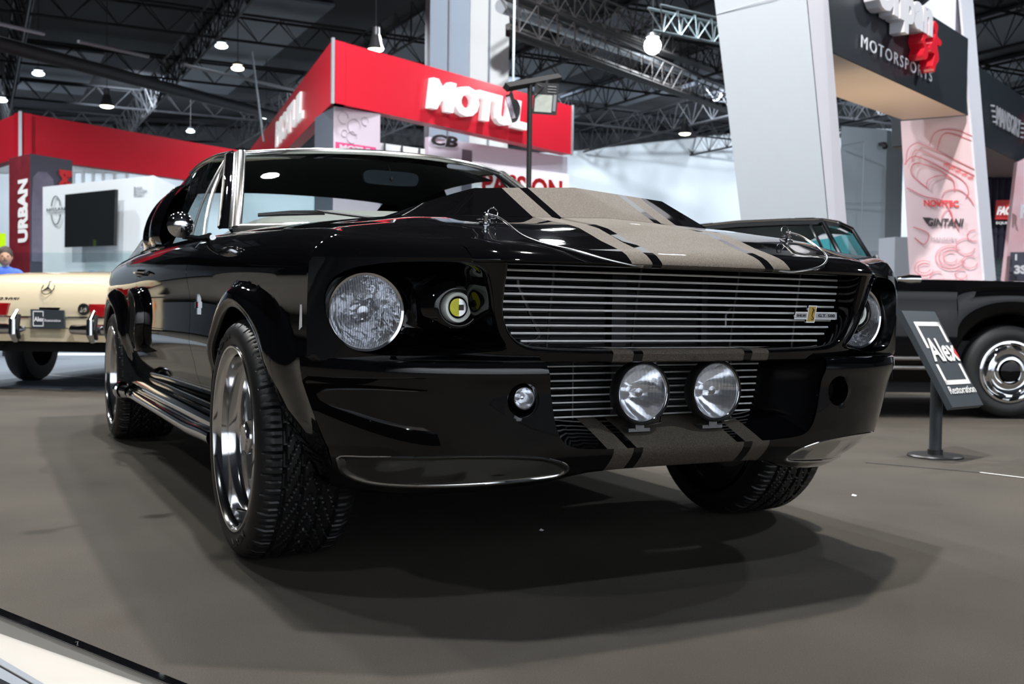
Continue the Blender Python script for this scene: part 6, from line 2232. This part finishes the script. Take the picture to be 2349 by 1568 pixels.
mb.tube([m0 + ax2 * -.18 + Vector((0, 0, -.03)), m0 + ax2 * -.10], .012, 8); mb.sphere(m0 + ax2 * -.2 + Vector((0, 0, -.02)), .025, 12)
rel(mb.build('door_mirror', MT['chrome']), k2)
mb = MB(); mb.lathe([(.11, -.012), (.10, -.02), (.085, -.005)], dp(-.95, .75, .90), (0, 0, 1), 20)
sw = dp(-.72, .50, .93)
mb.tube([sw + ax2 * (.03 * math.cos(a)) + fw2 * (.16 * math.cos(a)) + Vector((0, 0, .14 * math.sin(a))) for a in frange(0, 2 * PI, 25)[:-1]], .011, 6, closed=True)
rel(mb.build('steering_wheel', MT['blackplastic']), k2)
hub = dp(0, .03, .305)
mb = MB(); mb.lathe([(.20, 0), (.215, -.012), (.255, -.016), (.285, -.004), (.298, .02), (.302, .06), (.302, .16), (.28, .19), (.2, .19)], hub, fw2, 64)
ty = rel(mb.build('tyre', plain('grey_tyre', (.012, .012, .012), .55), angle=40), k2)
mb = MB()
mb.lathe([(.205, .008), (.200, -.012), (.188, -.014), (.178, .004), (.165, .010), (.150, .002), (.143, -.006), (.130, .002), (.115, .006), (.10, .0), (.09, -.014), (.080, -.016), (.072, .002), (.05, .004), (.042, -.016), (.001, -.020)], hub, fw2, 64)
rel(mb.build('wheel_cover', MT['chrome'], angle=30), k2)
vm_ = MT['void']
for k in range(10):
    a = 2 * PI * k / 10
    mb = MB()
    for da in (0,):
        c = hub + ax2 * (.158 * math.cos(a)) + Vector((0, 0, .158 * math.sin(a))) - fw2 * .003
        t_ = ax2 * -math.sin(a) + Vector((0, 0, math.cos(a))); r_ = ax2 * math.cos(a) + Vector((0, 0, math.sin(a)))
        pts = [c + t_ * (.032 * math.cos(b)) + r_ * (.010 * math.sin(b)) for b in frange(0, 2 * PI, 13)[:-1]]
        mb.poly(pts)
    rel(mb.build('cover_slot', vm_, smooth=False), k2)
mb = MB(); mb.lathe([(.066, -.017), (.048, -.021), (.001, -.022)], hub, fw2, 32); rel(mb.build('hub_cap', BP), k2)

# ================================================================== SEATED VISITOR at the left edge
pv = at(11, 597, 13.1)
px0, py0 = pv.x, pv.y
per = thing('person', 'dark-haired person in a blue shirt sitting low behind the cream car', 'person', (px0, py0, 0))
def skin_mesh(name, verts, edges, radii, mat, sub=2):
    me = bpy.data.meshes.new(name)
    me.from_pydata([(px0 + v[0], py0 + v[1], v[2] + .04) for v in verts], edges, [])
    o = bpy.data.objects.new(name, me)
    COL.objects.link(o)
    m = o.modifiers.new('skin', 'SKIN')
    m.use_smooth_shade = True
    for i, r in enumerate(radii):
        me.skin_vertices[0].data[i].radius = r if isinstance(r, tuple) else (r, r)
    me.skin_vertices[0].data[0].use_root = True
    s_ = o.modifiers.new('sub', 'SUBSURF'); s_.levels = sub; s_.render_levels = sub
    me.materials.append(mat)
    return rel(o, per)
bv = [(0, .05, .50), (0, .04, .66), (0, .0, .86), (0, -.03, 1.0), (0, -.05, 1.08),
      (.17, -.03, 1.0), (.23, -.10, .80), (.12, -.30, .74), (-.17, -.03, 1.0), (-.23, -.10, .80), (-.12, -.30, .74),
      (.10, .0, .48), (.12, -.40, .48), (.12, -.40, .10), (-.10, .0, .48), (-.12, -.40, .48), (-.12, -.40, .10)]
be = [(0, 1), (1, 2), (2, 3), (3, 4), (3, 5), (5, 6), (6, 7), (3, 8), (8, 9), (9, 10), (0, 11), (11, 12), (12, 13), (0, 14), (14, 15), (15, 16)]
br = [(.15, .11), (.14, .10), (.16, .10), (.13, .09), .055, .06, .048, .035, .06, .048, .035, .09, .07, .05, .09, .07, .05]
skin_mesh('body', bv, be, br, plain('blue_shirt', (.05, .12, .55), .8))
mb = MB(); hc = Vector((px0, py0 - .06, 1.235))
mb.sphere(hc, .095, 20, .85, 1.0, 1.18); mb.sphere(hc + Vector((0, -.095, -.01)), .018, 10, .8, 1, 1.3)
for s in (-1, 1): mb.sphere(hc + Vector((s * .082, 0, -.005)), .022, 10, .4, 1, 1.3)
hd = rel(mb.build('head', plain('skin_tone', (.42, .24, .16), .6)), per)
mb = MB()
for s in (-1, 1): mb.sphere(hc + Vector((s * .032, -.086, .012)), .009, 10)
mb.tube([hc + Vector((x, -.092 + abs(x) * .3, -.045)) for x in (-.025, 0, .025)], .004, 6)
rel(mb.build('eyes_and_mouth', MT['darktext']), per)
mb = MB()
mb.sphere(hc + Vector((0, .018, .030)), .103, 20, .90, 1.0, 1.08)
rel(mb.build('hair', plain('dark_brown_hair', (.03, .02, .015), .7)), per)
mb = MB(); mb.lathe([(.20, .36), (.20, .39), (.02, .39)], (px0, py0 + .02, 0), (0, 0, 1), 24); mb.tube([(px0, py0 + .02, .0), (px0, py0 + .02, .40)], .03, 8)
tag(mb.build('stool', MT['blackplastic']), 'dark round stool under the person in the blue shirt', 'stool')
# small white tag on the fender edge
